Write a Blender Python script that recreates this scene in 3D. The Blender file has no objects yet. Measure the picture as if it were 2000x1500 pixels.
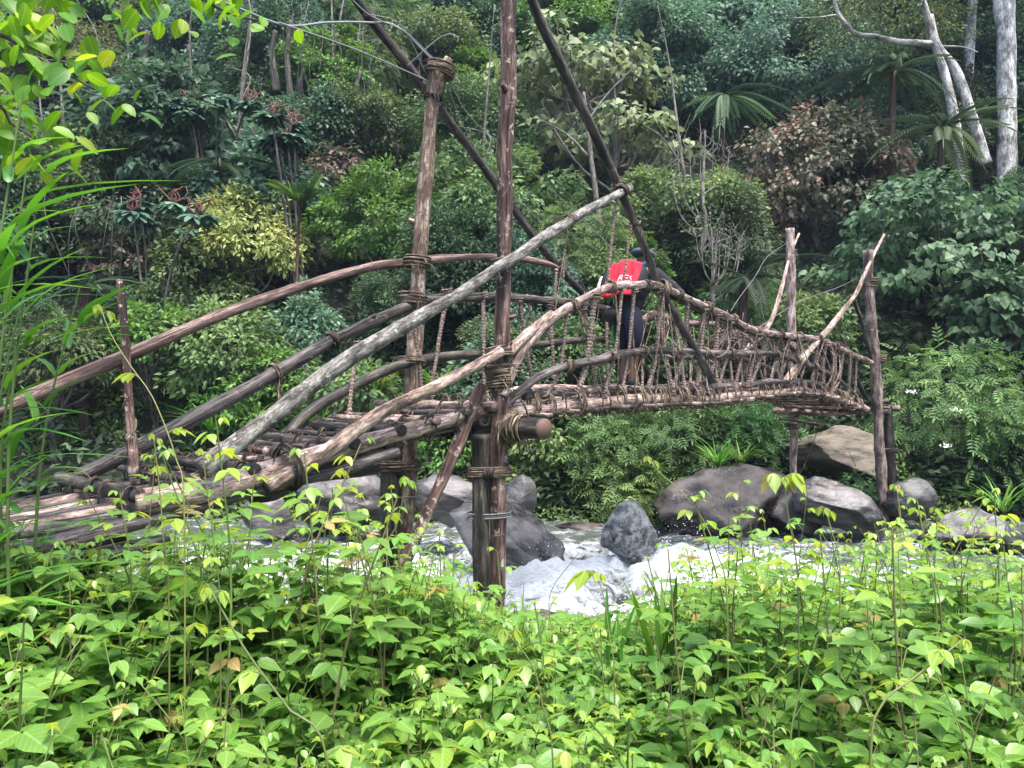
import bpy, bmesh, math
import numpy as np
from mathutils import Vector

# ------------------------------------------------------------------ camera, world, sun
SC = bpy.context.scene
COL = SC.collection
EYE = 2.2            # camera height above the river, metres
FPX = 1503.0         # focal length in pixels of the 2000 px wide photograph
cam = bpy.data.cameras.new("camera")
cam.sensor_width = 36.0
cam.lens = 36.0 * FPX / 2000.0
cam.clip_start = 0.05
cam.clip_end = 400.0
cam_ob = bpy.data.objects.new("camera", cam)
COL.objects.link(cam_ob)
cam_ob.location = (0, 0, EYE)
cam_ob.rotation_euler = (math.radians(90), 0, 0)
SC.camera = cam_ob

SUN_EL, SUN_AZ = math.radians(70), math.radians(150)     # azimuth from +Y, clockwise; cloudy midday
world = bpy.data.worlds.new("World")
SC.world = world
world.use_nodes = True
wn = world.node_tree
bg = wn.nodes["Background"]
sky = wn.nodes.new("ShaderNodeTexSky")
sky.sky_type = 'NISHITA'
sky.sun_disc = False
sky.sun_elevation = SUN_EL
sky.sun_rotation = SUN_AZ
sky.air_density = 1.0
sky.dust_density = 3.0
wn.links.new(sky.outputs[0], bg.inputs[0])
bg.inputs[1].default_value = 0.125
sun = bpy.data.lights.new("sun", 'SUN')
sun.energy = 2.3
sun.angle = math.radians(30)
sun.color = (1.0, 0.96, 0.88)
sun_ob = bpy.data.objects.new("sun", sun)
COL.objects.link(sun_ob)
sd = Vector((math.sin(SUN_AZ) * math.cos(SUN_EL), math.cos(SUN_AZ) * math.cos(SUN_EL), math.sin(SUN_EL)))
sun_ob.rotation_euler = sd.to_track_quat('Z', 'Y').to_euler()
SC.view_settings.view_transform = 'Standard'
SC.view_settings.look = 'None'
SC.view_settings.gamma = 1.0
SC.view_settings.use_curve_mapping = False
SC.view_settings.exposure = 2.05
SC.render.engine = 'CYCLES'
SC.cycles.max_bounces = 6
SC.cycles.diffuse_bounces = 3
SC.cycles.glossy_bounces = 2
SC.cycles.transmission_bounces = 4
SC.cycles.transparent_max_bounces = 4
SC.cycles.use_denoising = True
SC.cycles.caustics_reflective = False
SC.cycles.caustics_refractive = False

RNG = np.random.default_rng(7)

# ------------------------------------------------------------------ numeric helpers
def vnoise(p, seed=0):
    p = np.asarray(p, float)
    i = np.floor(p).astype(np.int64)
    f = p - i
    u = f * f * (3 - 2 * f)
    def h(dx, dy, dz):
        n = (i[:, 0] + dx) * 374761393 + (i[:, 1] + dy) * 668265263 + (i[:, 2] + dz) * 1440662683 + seed * 974634777
        n = n & 0xffffffff
        n = ((n ^ (n >> 13)) * 1274126177) & 0xffffffff
        n = ((n ^ (n >> 16)) * 2246822519) & 0xffffffff
        return ((n ^ (n >> 15)) & 0xffff) / 65535.0
    x, y, z = u[:, 0], u[:, 1], u[:, 2]
    a = h(0, 0, 0) * (1 - x) + h(1, 0, 0) * x
    b = h(0, 1, 0) * (1 - x) + h(1, 1, 0) * x
    c = h(0, 0, 1) * (1 - x) + h(1, 0, 1) * x
    d = h(0, 1, 1) * (1 - x) + h(1, 1, 1) * x
    return (a * (1 - y) + b * y) * (1 - z) + (c * (1 - y) + d * y) * z

def fbm(p, octaves=4, seed=0):
    p = np.asarray(p, float)
    s = np.zeros(len(p)); a = 0.5
    for k in range(octaves):
        s += a * (vnoise(p * (2.03 ** k), seed + k * 17) - 0.5) * 2
        a *= 0.5
    return s

def unit(v):
    v = np.asarray(v, float)
    return v / np.maximum(np.linalg.norm(v, axis=-1, keepdims=True), 1e-9)

def spline(pts, n):
    """Catmull-Rom through pts, n samples evenly spread."""
    p = np.asarray(pts, float)
    if len(p) == 2:
        t = np.linspace(0, 1, n)[:, None]
        return p[0] * (1 - t) + p[1] * t
    e = np.vstack([2 * p[0] - p[1], p, 2 * p[-1] - p[-2]])
    out = []
    for k in range(len(p) - 1):
        a, b, c, d = e[k:k + 4]
        t = np.linspace(0, 1, 24, endpoint=False)[:, None]
        out.append(0.5 * (2 * b + (c - a) * t + (2 * a - 5 * b + 4 * c - d) * t ** 2 + (3 * b - a - 3 * c + d) * t ** 3))
    q = np.vstack(out + [p[-1:]])
    s = np.concatenate([[0], np.cumsum(np.linalg.norm(np.diff(q, axis=0), axis=1))])
    w = np.linspace(0, s[-1], n)
    return np.stack([np.interp(w, s, q[:, j]) for j in range(3)], 1)

# ------------------------------------------------------------------ mesh builder
class MB:
    def __init__(self):
        self.V, self.A, self.L, self.S = [], [], [], []
        self.n = 0

    def add(self, verts, faces, attr=None):
        verts = np.asarray(verts, float).reshape(-1, 3)
        if attr is None:
            attr = verts
        self.V.append(verts)
        self.A.append(np.asarray(attr, float).reshape(-1, 3))
        for f in faces:
            f = np.asarray(f, np.int64)
            if len(f):
                self.L.append((f + self.n).ravel())
                self.S.append(np.full(len(f), f.shape[1]))
        self.n += len(verts)

    def leaves(self, pos, d, nrm, L, W, rnd, tpl, curl=None):
        tv, tf = tpl
        pos = np.asarray(pos, float); N = len(pos)
        if N == 0:
            return
        d = unit(d)
        side = unit(np.cross(d, nrm))
        nn = np.cross(side, d)
        L = np.broadcast_to(np.asarray(L, float), (N,)); W = np.broadcast_to(np.asarray(W, float), (N,))
        z = tv[None, :, 2] * np.ones((N, 1))
        if tv.shape[1] > 3:
            z = z + tv[None, :, 3] * (W / np.maximum(L, 1e-6))[:, None]
        if curl is not None:
            z = z - np.asarray(curl)[:, None] * tv[None, :, 1] ** 2
        v = (pos[:, None] + (tv[None, :, 0] * W[:, None])[..., None] * side[:, None]
             + (tv[None, :, 1] * L[:, None])[..., None] * d[:, None] + (z * L[:, None])[..., None] * nn[:, None])
        k = len(tv)
        at = np.empty((N, k, 3))
        at[:, :, 0] = tv[None, :, 0] * 2
        at[:, :, 1] = tv[None, :, 1]
        at[:, :, 2] = np.asarray(rnd)[:, None]
        off = (np.arange(N) * k)[:, None, None]
        self.add(v.reshape(-1, 3), [(np.asarray(f)[None] + off).reshape(-1, np.asarray(f).shape[1]) for f in tf], at.reshape(-1, 3))

    def tube(self, pts, rad, sides=8, cap=True, seed=0.0, rough=0.0):
        p = np.asarray(pts, float); n = len(p)
        r = np.broadcast_to(np.asarray(rad, float), (n,)).copy()
        t = np.gradient(p, axis=0); t = unit(t)
        up = np.array([0, 0, 1.0]) if abs(t[0, 2]) < 0.9 else np.array([1.0, 0, 0])
        x = np.empty_like(p)
        x[0] = unit(np.cross(t[0], up))
        for i in range(1, n):
            a = x[i - 1] - t[i] * np.dot(x[i - 1], t[i])
            x[i] = a / max(np.linalg.norm(a), 1e-9)
        y = np.cross(t, x)
        th = np.linspace(0, 2 * np.pi, sides, endpoint=False)
        s = np.concatenate([[0], np.cumsum(np.linalg.norm(np.diff(p, axis=0), axis=1))])
        c, sn = np.cos(th), np.sin(th)
        R = float(r.mean())
        at = np.empty((n, sides, 3))
        at[:, :, 0] = c[None] * R; at[:, :, 1] = sn[None] * R; at[:, :, 2] = s[:, None]
        at += seed
        rr = r[:, None] * np.ones((1, sides))
        if rough:
            q = at.reshape(-1, 3) * np.array([14, 14, 3.0])
            rr = rr * (1 + rough * fbm(q, 3, 5).reshape(n, sides) * 2)
        v = p[:, None] + rr[..., None] * (c[None, :, None] * x[:, None] + sn[None, :, None] * y[:, None])
        i = np.arange(n - 1)[:, None] * sides; j = np.arange(sides)[None]; j2 = (j + 1) % sides
        f = np.stack([i + j, i + j2, i + sides + j2, i + sides + j], -1).reshape(-1, 4)
        faces = [f]
        V = v.reshape(-1, 3); A = at.reshape(-1, 3)
        if cap:
            V = np.vstack([V, p[0], p[-1]]); A = np.vstack([A, A[0] + 3, A[-1] + 3])
            k = n * sides
            e = (n - 1) * sides
            faces.append(np.stack([np.full(sides, k), (np.arange(sides) + 1) % sides, np.arange(sides)], 1))
            faces.append(np.stack([np.full(sides, k + 1), e + np.arange(sides), e + (np.arange(sides) + 1) % sides], 1))
        self.add(V, faces, A)

    def mesh(self, name, origin=(0, 0, 0), smooth=True):
        me = bpy.data.meshes.new(name)
        V = np.vstack(self.V) - np.asarray(origin, float)
        L = np.concatenate(self.L); S = np.concatenate(self.S)
        me.vertices.add(len(V)); me.vertices.foreach_set("co", V.astype(np.float32).ravel())
        me.loops.add(len(L)); me.loops.foreach_set("vertex_index", L.astype(np.int32))
        me.polygons.add(len(S))
        st = np.concatenate([[0], np.cumsum(S)[:-1]])
        me.polygons.foreach_set("loop_start", st.astype(np.int32))
        me.polygons.foreach_set("use_smooth", np.full(len(S), smooth, dtype=bool))
        a = me.attributes.new("lf", 'FLOAT_VECTOR', 'POINT')
        a.data.foreach_set("vector", np.vstack(self.A).astype(np.float32).ravel())
        me.update(calc_edges=True)
        return me

# ------------------------------------------------------------------ objects, labels
ORIGIN = {}
def tag(o, label=None, cat=None, group=None, kind=None):
    if label: o["label"] = label
    if cat: o["category"] = cat
    if group: o["group"] = group
    if kind: o["kind"] = kind
    return o

def thing(name, loc=(0, 0, 0), label=None, cat=None, group=None):
    o = bpy.data.objects.new(name, None)
    COL.objects.link(o)
    o.empty_display_size = 0.1
    o.location = loc
    ORIGIN[o.name] = np.array(loc, float)
    return tag(o, label, cat, group)

def obj(name, mb, mat, parent=None, smooth=True, label=None, origin=None):
    """One mesh object. World-space geometry is shifted to its thing's base; local geometry passes origin=(0,0,0)."""
    if origin is None:
        origin = ORIGIN[parent.name] if parent is not None else (0, 0, 0)
    me = mb.mesh(name, origin, smooth)
    for m in (mat if isinstance(mat, (list, tuple)) else [mat]):
        me.materials.append(m)
    o = bpy.data.objects.new(name, me)
    COL.objects.link(o)
    if parent is not None:
        o.parent = parent
    ORIGIN[o.name] = np.array(origin, float)
    if label:
        o["label"] = label
    return o

def copy_tree(o, parent=None):
    c = o.copy()
    COL.objects.link(c)
    c.parent = parent
    for ch in list(o.children):
        copy_tree(ch, c)
    return c

def mesh_obj(name, me, mat, parent=None):
    o = bpy.data.objects.new(name, me)
    me.materials.append(mat)
    COL.objects.link(o)
    if parent is not None:
        o.parent = parent
        ORIGIN[o.name] = ORIGIN[parent.name]
    return o

# ------------------------------------------------------------------ materials
def new_mat(name):
    m = bpy.data.materials.new(name)
    m.use_nodes = True
    nt = m.node_tree
    return m, nt, nt.nodes["Principled BSDF"], nt.nodes["Material Output"]

def ramp(nt, stops, fac=None, mode='LINEAR'):
    r = nt.nodes.new("ShaderNodeValToRGB")
    r.color_ramp.interpolation = mode
    e = r.color_ramp.elements
    while len(e) < len(stops):
        e.new(0.5)
    for k, (p, c) in enumerate(stops):
        e[k].position = p
        e[k].color = (*c, 1) if len(c) == 3 else c
    if fac is not None:
        nt.links.new(fac, r.inputs[0])
    return r

def noise(nt, vec, scale, detail=4, rough=0.55):
    n = nt.nodes.new("ShaderNodeTexNoise")
    n.inputs["Scale"].default_value = scale
    n.inputs["Detail"].default_value = detail
    n.inputs["Roughness"].default_value = rough
    if vec is not None:
        nt.links.new(vec, n.inputs["Vector"])
    return n

def math_node(nt, op, a, b=None, c=None):
    n = nt.nodes.new("ShaderNodeMath"); n.operation = op
    for k, v in enumerate((a, b, c)):
        if v is None: continue
        if isinstance(v, (int, float)): n.inputs[k].default_value = v
        else: nt.links.new(v, n.inputs[k])
    return n.outputs[0]

def mixc(nt, fac, a, b):
    n = nt.nodes.new("ShaderNodeMix"); n.data_type = 'RGBA'
    if isinstance(fac, (int, float)): n.inputs[0].default_value = fac
    else: nt.links.new(fac, n.inputs[0])
    for k, v in ((6, a), (7, b)):
        if isinstance(v, tuple): n.inputs[k].default_value = (*v, 1)
        else: nt.links.new(v, n.inputs[k])
    return n.outputs[2]

def leaf_mat(name, stops, trans=0.35, rough=0.45, veins=False, objvar=0.22, huevar=0.03, spec=0.35, sat=1.0):
    m, nt, b, out = new_mat(name)
    at = nt.nodes.new("ShaderNodeAttribute"); at.attribute_name = "lf"
    sep = nt.nodes.new("ShaderNodeSeparateXYZ"); nt.links.new(at.outputs["Vector"], sep.inputs[0])
    r = ramp(nt, stops, sep.outputs[2])
    col = r.outputs[0]
    if veins:
        u = math_node(nt, 'ABSOLUTE', sep.outputs[0])
        ph = math_node(nt, 'SUBTRACT', math_node(nt, 'MULTIPLY', sep.outputs[1], 42), math_node(nt, 'MULTIPLY', u, 16))
        w = math_node(nt, 'POWER', math_node(nt, 'MULTIPLY_ADD', math_node(nt, 'SINE', ph), 0.5, 0.5), 8)
        mid = math_node(nt, 'LESS_THAN', u, 0.07)
        v = math_node(nt, 'MAXIMUM', math_node(nt, 'MULTIPLY', w, 0.35), math_node(nt, 'MULTIPLY', mid, 0.7))
        hs = nt.nodes.new("ShaderNodeHueSaturation")
        hs.inputs["Value"].default_value = 1.5; hs.inputs["Saturation"].default_value = 0.85
        nt.links.new(col, hs.inputs["Color"])
        col = mixc(nt, v, col, hs.outputs[0])
        # blotches and insect marks
        geo = nt.nodes.new("ShaderNodeNewGeometry")
        nb = noise(nt, geo.outputs["Position"], 9.0, 3)
        hs3 = nt.nodes.new("ShaderNodeHueSaturation")
        nt.links.new(math_node(nt, 'MULTIPLY_ADD', nb.outputs[0], 0.7, 0.65), hs3.inputs["Value"])
        nt.links.new(col, hs3.inputs["Color"])
        col = hs3.outputs[0]
    oi = nt.nodes.new("ShaderNodeObjectInfo")
    hs = nt.nodes.new("ShaderNodeHueSaturation")
    nt.links.new(col, hs.inputs["Color"])
    nt.links.new(math_node(nt, 'MULTIPLY_ADD', oi.outputs["Random"], 2 * objvar, 1 - objvar), hs.inputs["Value"])
    fr = math_node(nt, 'FRACT', math_node(nt, 'MULTIPLY', oi.outputs["Random"], 17.31))
    nt.links.new(math_node(nt, 'MULTIPLY_ADD', fr, huevar * 2, 0.5 - huevar), hs.inputs["Hue"])
    col = hs.outputs[0]
    hs.inputs["Saturation"].default_value = sat
    nt.links.new(col, b.inputs["Base Color"])
    b.inputs["Roughness"].default_value = rough
    b.inputs["Specular IOR Level"].default_value = spec
    tr = nt.nodes.new("ShaderNodeBsdfTranslucent")
    hs2 = nt.nodes.new("ShaderNodeHueSaturation")
    hs2.inputs["Hue"].default_value = 0.48; hs2.inputs["Saturation"].default_value = 1.1; hs2.inputs["Value"].default_value = 1.35
    nt.links.new(col, hs2.inputs["Color"]); nt.links.new(hs2.outputs[0], tr.inputs[0])
    mx = nt.nodes.new("ShaderNodeMixShader"); mx.inputs[0].default_value = trans
    nt.links.new(b.outputs[0], mx.inputs[1]); nt.links.new(tr.outputs[0], mx.inputs[2])
    nt.links.new(mx.outputs[0], out.inputs[0])
    return m

def bark_mat(name, dark, mid, light, lichen=None, amount=0.45, scale=16.0, stretch=0.22, rough=0.75, bump=0.8, wetness=0.0):
    m, nt, b, out = new_mat(name)
    at = nt.nodes.new("ShaderNodeAttribute"); at.attribute_name = "lf"
    oi = nt.nodes.new("ShaderNodeObjectInfo")
    add = nt.nodes.new("ShaderNodeVectorMath"); add.operation = 'ADD'
    cmb = nt.nodes.new("ShaderNodeCombineXYZ")
    nt.links.new(math_node(nt, 'MULTIPLY', oi.outputs["Random"], 37.0), cmb.inputs[2])
    nt.links.new(at.outputs["Vector"], add.inputs[0]); nt.links.new(cmb.outputs[0], add.inputs[1])
    mp = nt.nodes.new("ShaderNodeMapping"); mp.inputs["Scale"].default_value = (1, 1, stretch)
    nt.links.new(add.outputs[0], mp.inputs[0])
    n1 = noise(nt, mp.outputs[0], scale, 6, 0.65)
    r = ramp(nt, [(0.38, dark), (0.5, mid), (0.62, light)], n1.outputs[0])
    col = r.outputs[0]
    mp2 = nt.nodes.new("ShaderNodeMapping"); mp2.inputs["Scale"].default_value = (1, 1, stretch * .35)
    nt.links.new(add.outputs[0], mp2.inputs[0])
    nc = noise(nt, mp2.outputs[0], scale * 2.6, 5, 0.7)
    crack = ramp(nt, [(0.50, (0, 0, 0)), (0.535, (1, 1, 1)), (0.57, (0, 0, 0))], nc.outputs[0])
    col = mixc(nt, math_node(nt, 'MULTIPLY', crack.outputs[0], 0.75), col, tuple(c * .6 for c in dark))
    nf = noise(nt, mp.outputs[0], scale * 5, 4, 0.7)
    hsv = nt.nodes.new("ShaderNodeHueSaturation")
    nt.links.new(math_node(nt, 'MULTIPLY_ADD', nf.outputs[0], 2.6, -0.3), hsv.inputs["Value"]); nt.links.new(col, hsv.inputs["Color"])
    col = hsv.outputs[0]
    if lichen:
        n2 = noise(nt, add.outputs[0], 11.0, 6, 0.7)
        f = ramp(nt, [(1 - amount - 0.04, (0, 0, 0)), (1 - amount + 0.03, (1, 1, 1))], n2.outputs[0])
        col = mixc(nt, math_node(nt, 'MULTIPLY', f.outputs[0], 0.8), col, lichen)
    hs = nt.nodes.new("ShaderNodeHueSaturation")
    nt.links.new(math_node(nt, 'MULTIPLY_ADD', oi.outputs["Random"], 0.5, 0.75), hs.inputs["Value"])
    nt.links.new(col, hs.inputs["Color"]); col = hs.outputs[0]
    nt.links.new(col, b.inputs["Base Color"])
    rr = ramp(nt, [(0.35, (rough - wetness,) * 3), (0.65, (rough,) * 3)], n1.outputs[0])
    nt.links.new(rr.outputs[0], b.inputs["Roughness"])
    b.inputs["Specular IOR Level"].default_value = 0.3
    bp = nt.nodes.new("ShaderNodeBump"); bp.inputs["Strength"].default_value = bump; bp.inputs["Distance"].default_value = 0.012
    h = math_node(nt, 'SUBTRACT', math_node(nt, 'ADD', n1.outputs[0], math_node(nt, 'MULTIPLY', nf.outputs[0], 0.5)), math_node(nt, 'MULTIPLY', crack.outputs[0], 0.5))
    nt.links.new(h, bp.inputs["Height"]); nt.links.new(bp.outputs[0], b.inputs["Normal"])
    return m

def rock_mat(name, dark, light, accent, rough=0.45, scale=1.6, streak=1.0, speck=0.45, cut=0.62):
    m, nt, b, out = new_mat(name)
    tc = nt.nodes.new("ShaderNodeTexCoord")
    mp = nt.nodes.new("ShaderNodeMapping"); mp.inputs["Scale"].default_value = (1, 1, streak); mp.inputs["Rotation"].default_value = (0.5, 0.6, 0)
    nt.links.new(tc.outputs["Object"], mp.inputs[0])
    n1 = noise(nt, mp.outputs[0], scale, 8, 0.62)
    n2 = noise(nt, tc.outputs["Object"], 14, 6, 0.7)
    r = ramp(nt, [(0.38, dark), (0.5, light), (0.64, accent)], n1.outputs[0])
    geo = nt.nodes.new("ShaderNodeNewGeometry"); sg = nt.nodes.new("ShaderNodeSeparateXYZ"); nt.links.new(geo.outputs["Position"], sg.inputs[0])
    wet = ramp(nt, [(0.0, (1, 1, 1)), (0.5, (0, 0, 0))], math_node(nt, 'ADD', sg.outputs[2], math_node(nt, 'MULTIPLY_ADD', n1.outputs[0], .5, -.25)))
    sp = ramp(nt, [(cut, (0, 0, 0)), (cut + .05, (1, 1, 1))], n2.outputs[0])
    col = mixc(nt, math_node(nt, 'MULTIPLY', sp.outputs[0], speck), r.outputs[0], (0.30, 0.295, 0.27))
    hsw = nt.nodes.new("ShaderNodeHueSaturation"); nt.links.new(col, hsw.inputs["Color"]); nt.links.new(math_node(nt, 'MULTIPLY_ADD', wet.outputs[0], -.6, 1.0), hsw.inputs["Value"])
    nt.links.new(hsw.outputs[0], b.inputs["Base Color"])
    rr = ramp(nt, [(0.35, (rough - 0.18,) * 3), (0.65, (rough + 0.2,) * 3)], n1.outputs[0])
    nt.links.new(rr.outputs[0], b.inputs["Roughness"])
    bp = nt.nodes.new("ShaderNodeBump"); bp.inputs["Strength"].default_value = 0.9; bp.inputs["Distance"].default_value = 0.05
    nt.links.new(math_node(nt, 'ADD', n1.outputs[0], math_node(nt, 'MULTIPLY', n2.outputs[0], 0.25)), bp.inputs["Height"])
    nt.links.new(bp.outputs[0], b.inputs["Normal"])
    return m

def plain_mat(name, col, rough=0.7, var=0.25, scale=40.0, spec=0.3, bump=0.15):
    m, nt, b, out = new_mat(name)
    tc = nt.nodes.new("ShaderNodeTexCoord")
    n = noise(nt, tc.outputs["Object"], scale, 4)
    hs = nt.nodes.new("ShaderNodeHueSaturation"); hs.inputs["Color"].default_value = (*col, 1)
    nt.links.new(math_node(nt, 'MULTIPLY_ADD', n.outputs[0], var * 2, 1 - var), hs.inputs["Value"])
    nt.links.new(hs.outputs[0], b.inputs["Base Color"])
    b.inputs["Roughness"].default_value = rough
    b.inputs["Specular IOR Level"].default_value = spec
    bp = nt.nodes.new("ShaderNodeBump"); bp.inputs["Strength"].default_value = bump; bp.inputs["Distance"].default_value = 0.01
    nt.links.new(n.outputs[0], bp.inputs["Height"]); nt.links.new(bp.outputs[0], b.inputs["Normal"])
    return m

# wood
M_POST_RED = bark_mat("bark_red_brown", (0.018, 0.011, 0.010), (0.075, 0.038, 0.032), (0.20, 0.13, 0.11), (0.42, 0.37, 0.31), 0.40, 14, 0.16)
M_POST_TAN = bark_mat("bark_tan", (0.05, 0.030, 0.022), (0.19, 0.135, 0.10), (0.36, 0.30, 0.24), (0.10, 0.055, 0.042), 0.47, 13, 0.3)
M_POST_DARK = bark_mat("bark_wet_dark", (0.010, 0.009, 0.008), (0.035, 0.030, 0.026), (0.10, 0.085, 0.065), (0.09, 0.085, 0.05), 0.36, 16, 0.2, 0.6, 0.5, 0.15)
M_GREY = bark_mat("bark_grey_lichen", (0.035, 0.031, 0.029), (0.12, 0.108, 0.098), (0.22, 0.21, 0.19), (0.30, 0.31, 0.28), 0.40, 18, 0.4)
M_RED = bark_mat("bark_reddish", (0.035, 0.020, 0.017), (0.15, 0.090, 0.076), (0.30, 0.215, 0.19), None, 0.4, 20, 0.1)
M_WEATHER = bark_mat("bark_weathered_log", (0.013, 0.011, 0.010), (0.052, 0.043, 0.041), (0.145, 0.120, 0.115), (0.17, 0.125, 0.098), 0.38, 15, 0.14, 0.6, 0.9, 0.15)
M_LIGHTLOG = bark_mat("bark_pale_log", (0.07, 0.046, 0.038), (0.29, 0.20, 0.165), (0.47, 0.37, 0.32), (0.20, 0.18, 0.11), 0.40, 14, 0.3)
M_BRACE = bark_mat("bark_brace", (0.012, 0.010, 0.010), (0.042, 0.034, 0.031), (0.12, 0.10, 0.09), (0.13, 0.13, 0.11), 0.36, 15, 0.2)
M_RAIL = bark_mat("bark_rail", (0.07, 0.047, 0.042), (0.27, 0.19, 0.165), (0.45, 0.36, 0.32), (0.36, 0.33, 0.28), 0.36, 18, 0.25)
M_HANGER = bark_mat("vine_wrap", (0.06, 0.040, 0.033), (0.25, 0.175, 0.145), (0.46, 0.36, 0.30), None, 0.4, 45, 1.8)
M_VINE = bark_mat("vine_lashing", (0.03, 0.021, 0.015), (0.12, 0.085, 0.06), (0.27, 0.21, 0.15), None, 0.4, 40, 0.3)
M_VINE_DARK = bark_mat("vine_lashing_dark", (0.012, 0.009, 0.008), (0.05, 0.036, 0.028), (0.14, 0.11, 0.085), None, 0.4, 40, 0.3)
M_CUT = plain_mat("cut_wood", (0.11, 0.064, 0.05), 0.7, 0.35, 60)
M_WIRE = plain_mat("grey_wire", (0.17, 0.175, 0.18), 0.5, 0.3, 30)
M_TRUNK = bark_mat("jungle_trunk", (0.02, 0.017, 0.015), (0.075, 0.065, 0.055), (0.17, 0.155, 0.135), (0.22, 0.22, 0.19), 0.35, 10, 0.25)
M_WHITE_TRUNK = bark_mat("white_trunk", (0.13, 0.12, 0.115), (0.46, 0.44, 0.42), (0.70, 0.68, 0.65), (0.13, 0.12, 0.11), 0.34, 5, 0.5)
M_DEAD = bark_mat("dead_wood", (0.07, 0.06, 0.052), (0.17, 0.15, 0.13), (0.28, 0.26, 0.23), None, 0.4, 20, 0.3)
M_FERN_TRUNK = bark_mat("tree_fern_shag", (0.012, 0.008, 0.007), (0.04, 0.022, 0.018), (0.10, 0.055, 0.04), None, 0.4, 25, 0.08)
# leaves
M_WEED = leaf_mat("weed_leaf", [(0.0, (0.075, 0.165, 0.030)), (0.45, (0.130, 0.262, 0.047)), (0.75, (0.185, 0.31, 0.048)), (0.93, (0.24, 0.335, 0.040)), (0.985, (0.32, 0.38, 0.055)), (1.0, (0.34, 0.26, 0.09))], 0.48, 0.36, True, 0.10, 0.010, 0.5)
M_STEM = leaf_mat("weed_stem", [(0, (0.07, 0.11, 0.03)), (0.6, (0.13, 0.17, 0.045)), (0.9, (0.15, 0.15, 0.055)), (1, (0.15, 0.11, 0.065))], 0.1, 0.5)
M_GRASS = leaf_mat("grass_blade", [(0, (0.05, 0.13, 0.02)), (0.6, (0.10, 0.23, 0.03)), (0.93, (0.17, 0.30, 0.04)), (1, (0.33, 0.30, 0.10))], 0.4, 0.35)
M_OVER = leaf_mat("overhanging_leaf", [(0, (0.05, 0.14, 0.02)), (0.5, (0.10, 0.24, 0.022)), (0.9, (0.19, 0.33, 0.03)), (1, (0.27, 0.34, 0.04))], 0.5, 0.4, True, 0.1, 0.01)
def forest(name, a, b, c, **k):
    return leaf_mat(name, [(0.0, a), (0.55, b), (1.0, c)], k.get("trans", 0.3), k.get("rough", 0.55), False, k.get("objvar", 0.34), k.get("huevar", 0.03), 0.3, k.get("sat", .88))
M_F_DARK = forest("leaf_dark", (0.024, 0.056, 0.025), (0.055, 0.108, 0.044), (0.12, 0.19, 0.070))
M_F_MID = forest("leaf_mid", (0.034, 0.075, 0.024), (0.080, 0.155, 0.042), (0.16, 0.26, 0.066))
M_F_BLUE = forest("leaf_blue_green", (0.027, 0.068, 0.042), (0.060, 0.130, 0.076), (0.13, 0.23, 0.135))
M_F_LIME = forest("leaf_lime", (0.035, 0.10, 0.014), (0.075, 0.20, 0.022), (0.17, 0.32, 0.04), objvar=0.08, huevar=0.01)
M_F_YELLOW = forest("leaf_yellow", (0.10, 0.17, 0.035), (0.32, 0.40, 0.10), (0.62, 0.62, 0.22), objvar=0.08, huevar=0.01)
M_F_OLIVE = forest("leaf_olive", (0.025, 0.045, 0.014), (0.065, 0.095, 0.026), (0.14, 0.17, 0.045))
M_F_RUST = leaf_mat("leaf_rust", [(0, (0.05, 0.075, 0.038)), (0.4, (0.11, 0.12, 0.07)), (0.75, (0.19, 0.135, 0.10)), (0.92, (0.28, 0.165, 0.13)), (1.0, (0.55, 0.17, 0.16))], 0.3, 0.45, False, 0.08, 0.01)
M_F_PALE = forest("leaf_pale_broad", (0.07, 0.12, 0.05), (0.15, 0.21, 0.085), (0.32, 0.36, 0.17), objvar=0.05, huevar=0.01)
M_F_HEART = forest("leaf_heart", (0.030, 0.075, 0.032), (0.065, 0.14, 0.058), (0.14, 0.25, 0.10), objvar=0.05, huevar=0.01)
M_F_ELDER = forest("leaf_elder", (0.034, 0.090, 0.024), (0.078, 0.175, 0.040), (0.15, 0.28, 0.060), objvar=0.2)
M_F_FERN = forest("leaf_fern", (0.020, 0.042, 0.022), (0.036, 0.072, 0.034), (0.07, 0.12, 0.05))
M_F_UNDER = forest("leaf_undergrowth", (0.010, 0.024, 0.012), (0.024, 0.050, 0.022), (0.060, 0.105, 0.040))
M_F_COVER = forest("leaf_bank_cover", (0.04, 0.085, 0.018), (0.085, 0.16, 0.030), (0.18, 0.25, 0.05))
M_FLOWER_RED = plain_mat("flower_red", (0.095, 0.038, 0.030), 0.7)
M_FLOWER_WHITE = plain_mat("flower_white", (0.75, 0.75, 0.66), 0.7)
# rock
M_ROCK_GREY = rock_mat("rock_grey_wet", (0.026, 0.023, 0.022), (0.085, 0.077, 0.076), (0.17, 0.158, 0.155), 0.36, 2.2, 2.2)
M_ROCK_BROWN = rock_mat("rock_brown_wet", (0.022, 0.017, 0.015), (0.066, 0.052, 0.046), (0.14, 0.115, 0.103), 0.36, 2.0, 1.8)
M_ROCK_DARK = rock_mat("rock_dark", (0.030, 0.031, 0.031), (0.105, 0.108, 0.106), (0.30, 0.31, 0.31), 0.38, 5.5, 1.6, 1.0, 0.52)
M_ROCK_BLACK = rock_mat("rock_black_wet", (0.014, 0.013, 0.013), (0.040, 0.038, 0.037), (0.095, 0.092, 0.09), 0.4, 3.0, 1.8, 0.3)  # near-black stone of its own colour, with fainter flecks
M_ROCK_TAN = rock_mat("rock_tan_dry", (0.045, 0.036, 0.025), (0.105, 0.085, 0.062), (0.17, 0.145, 0.112), 0.7, 2.6, 3.5)

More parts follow.
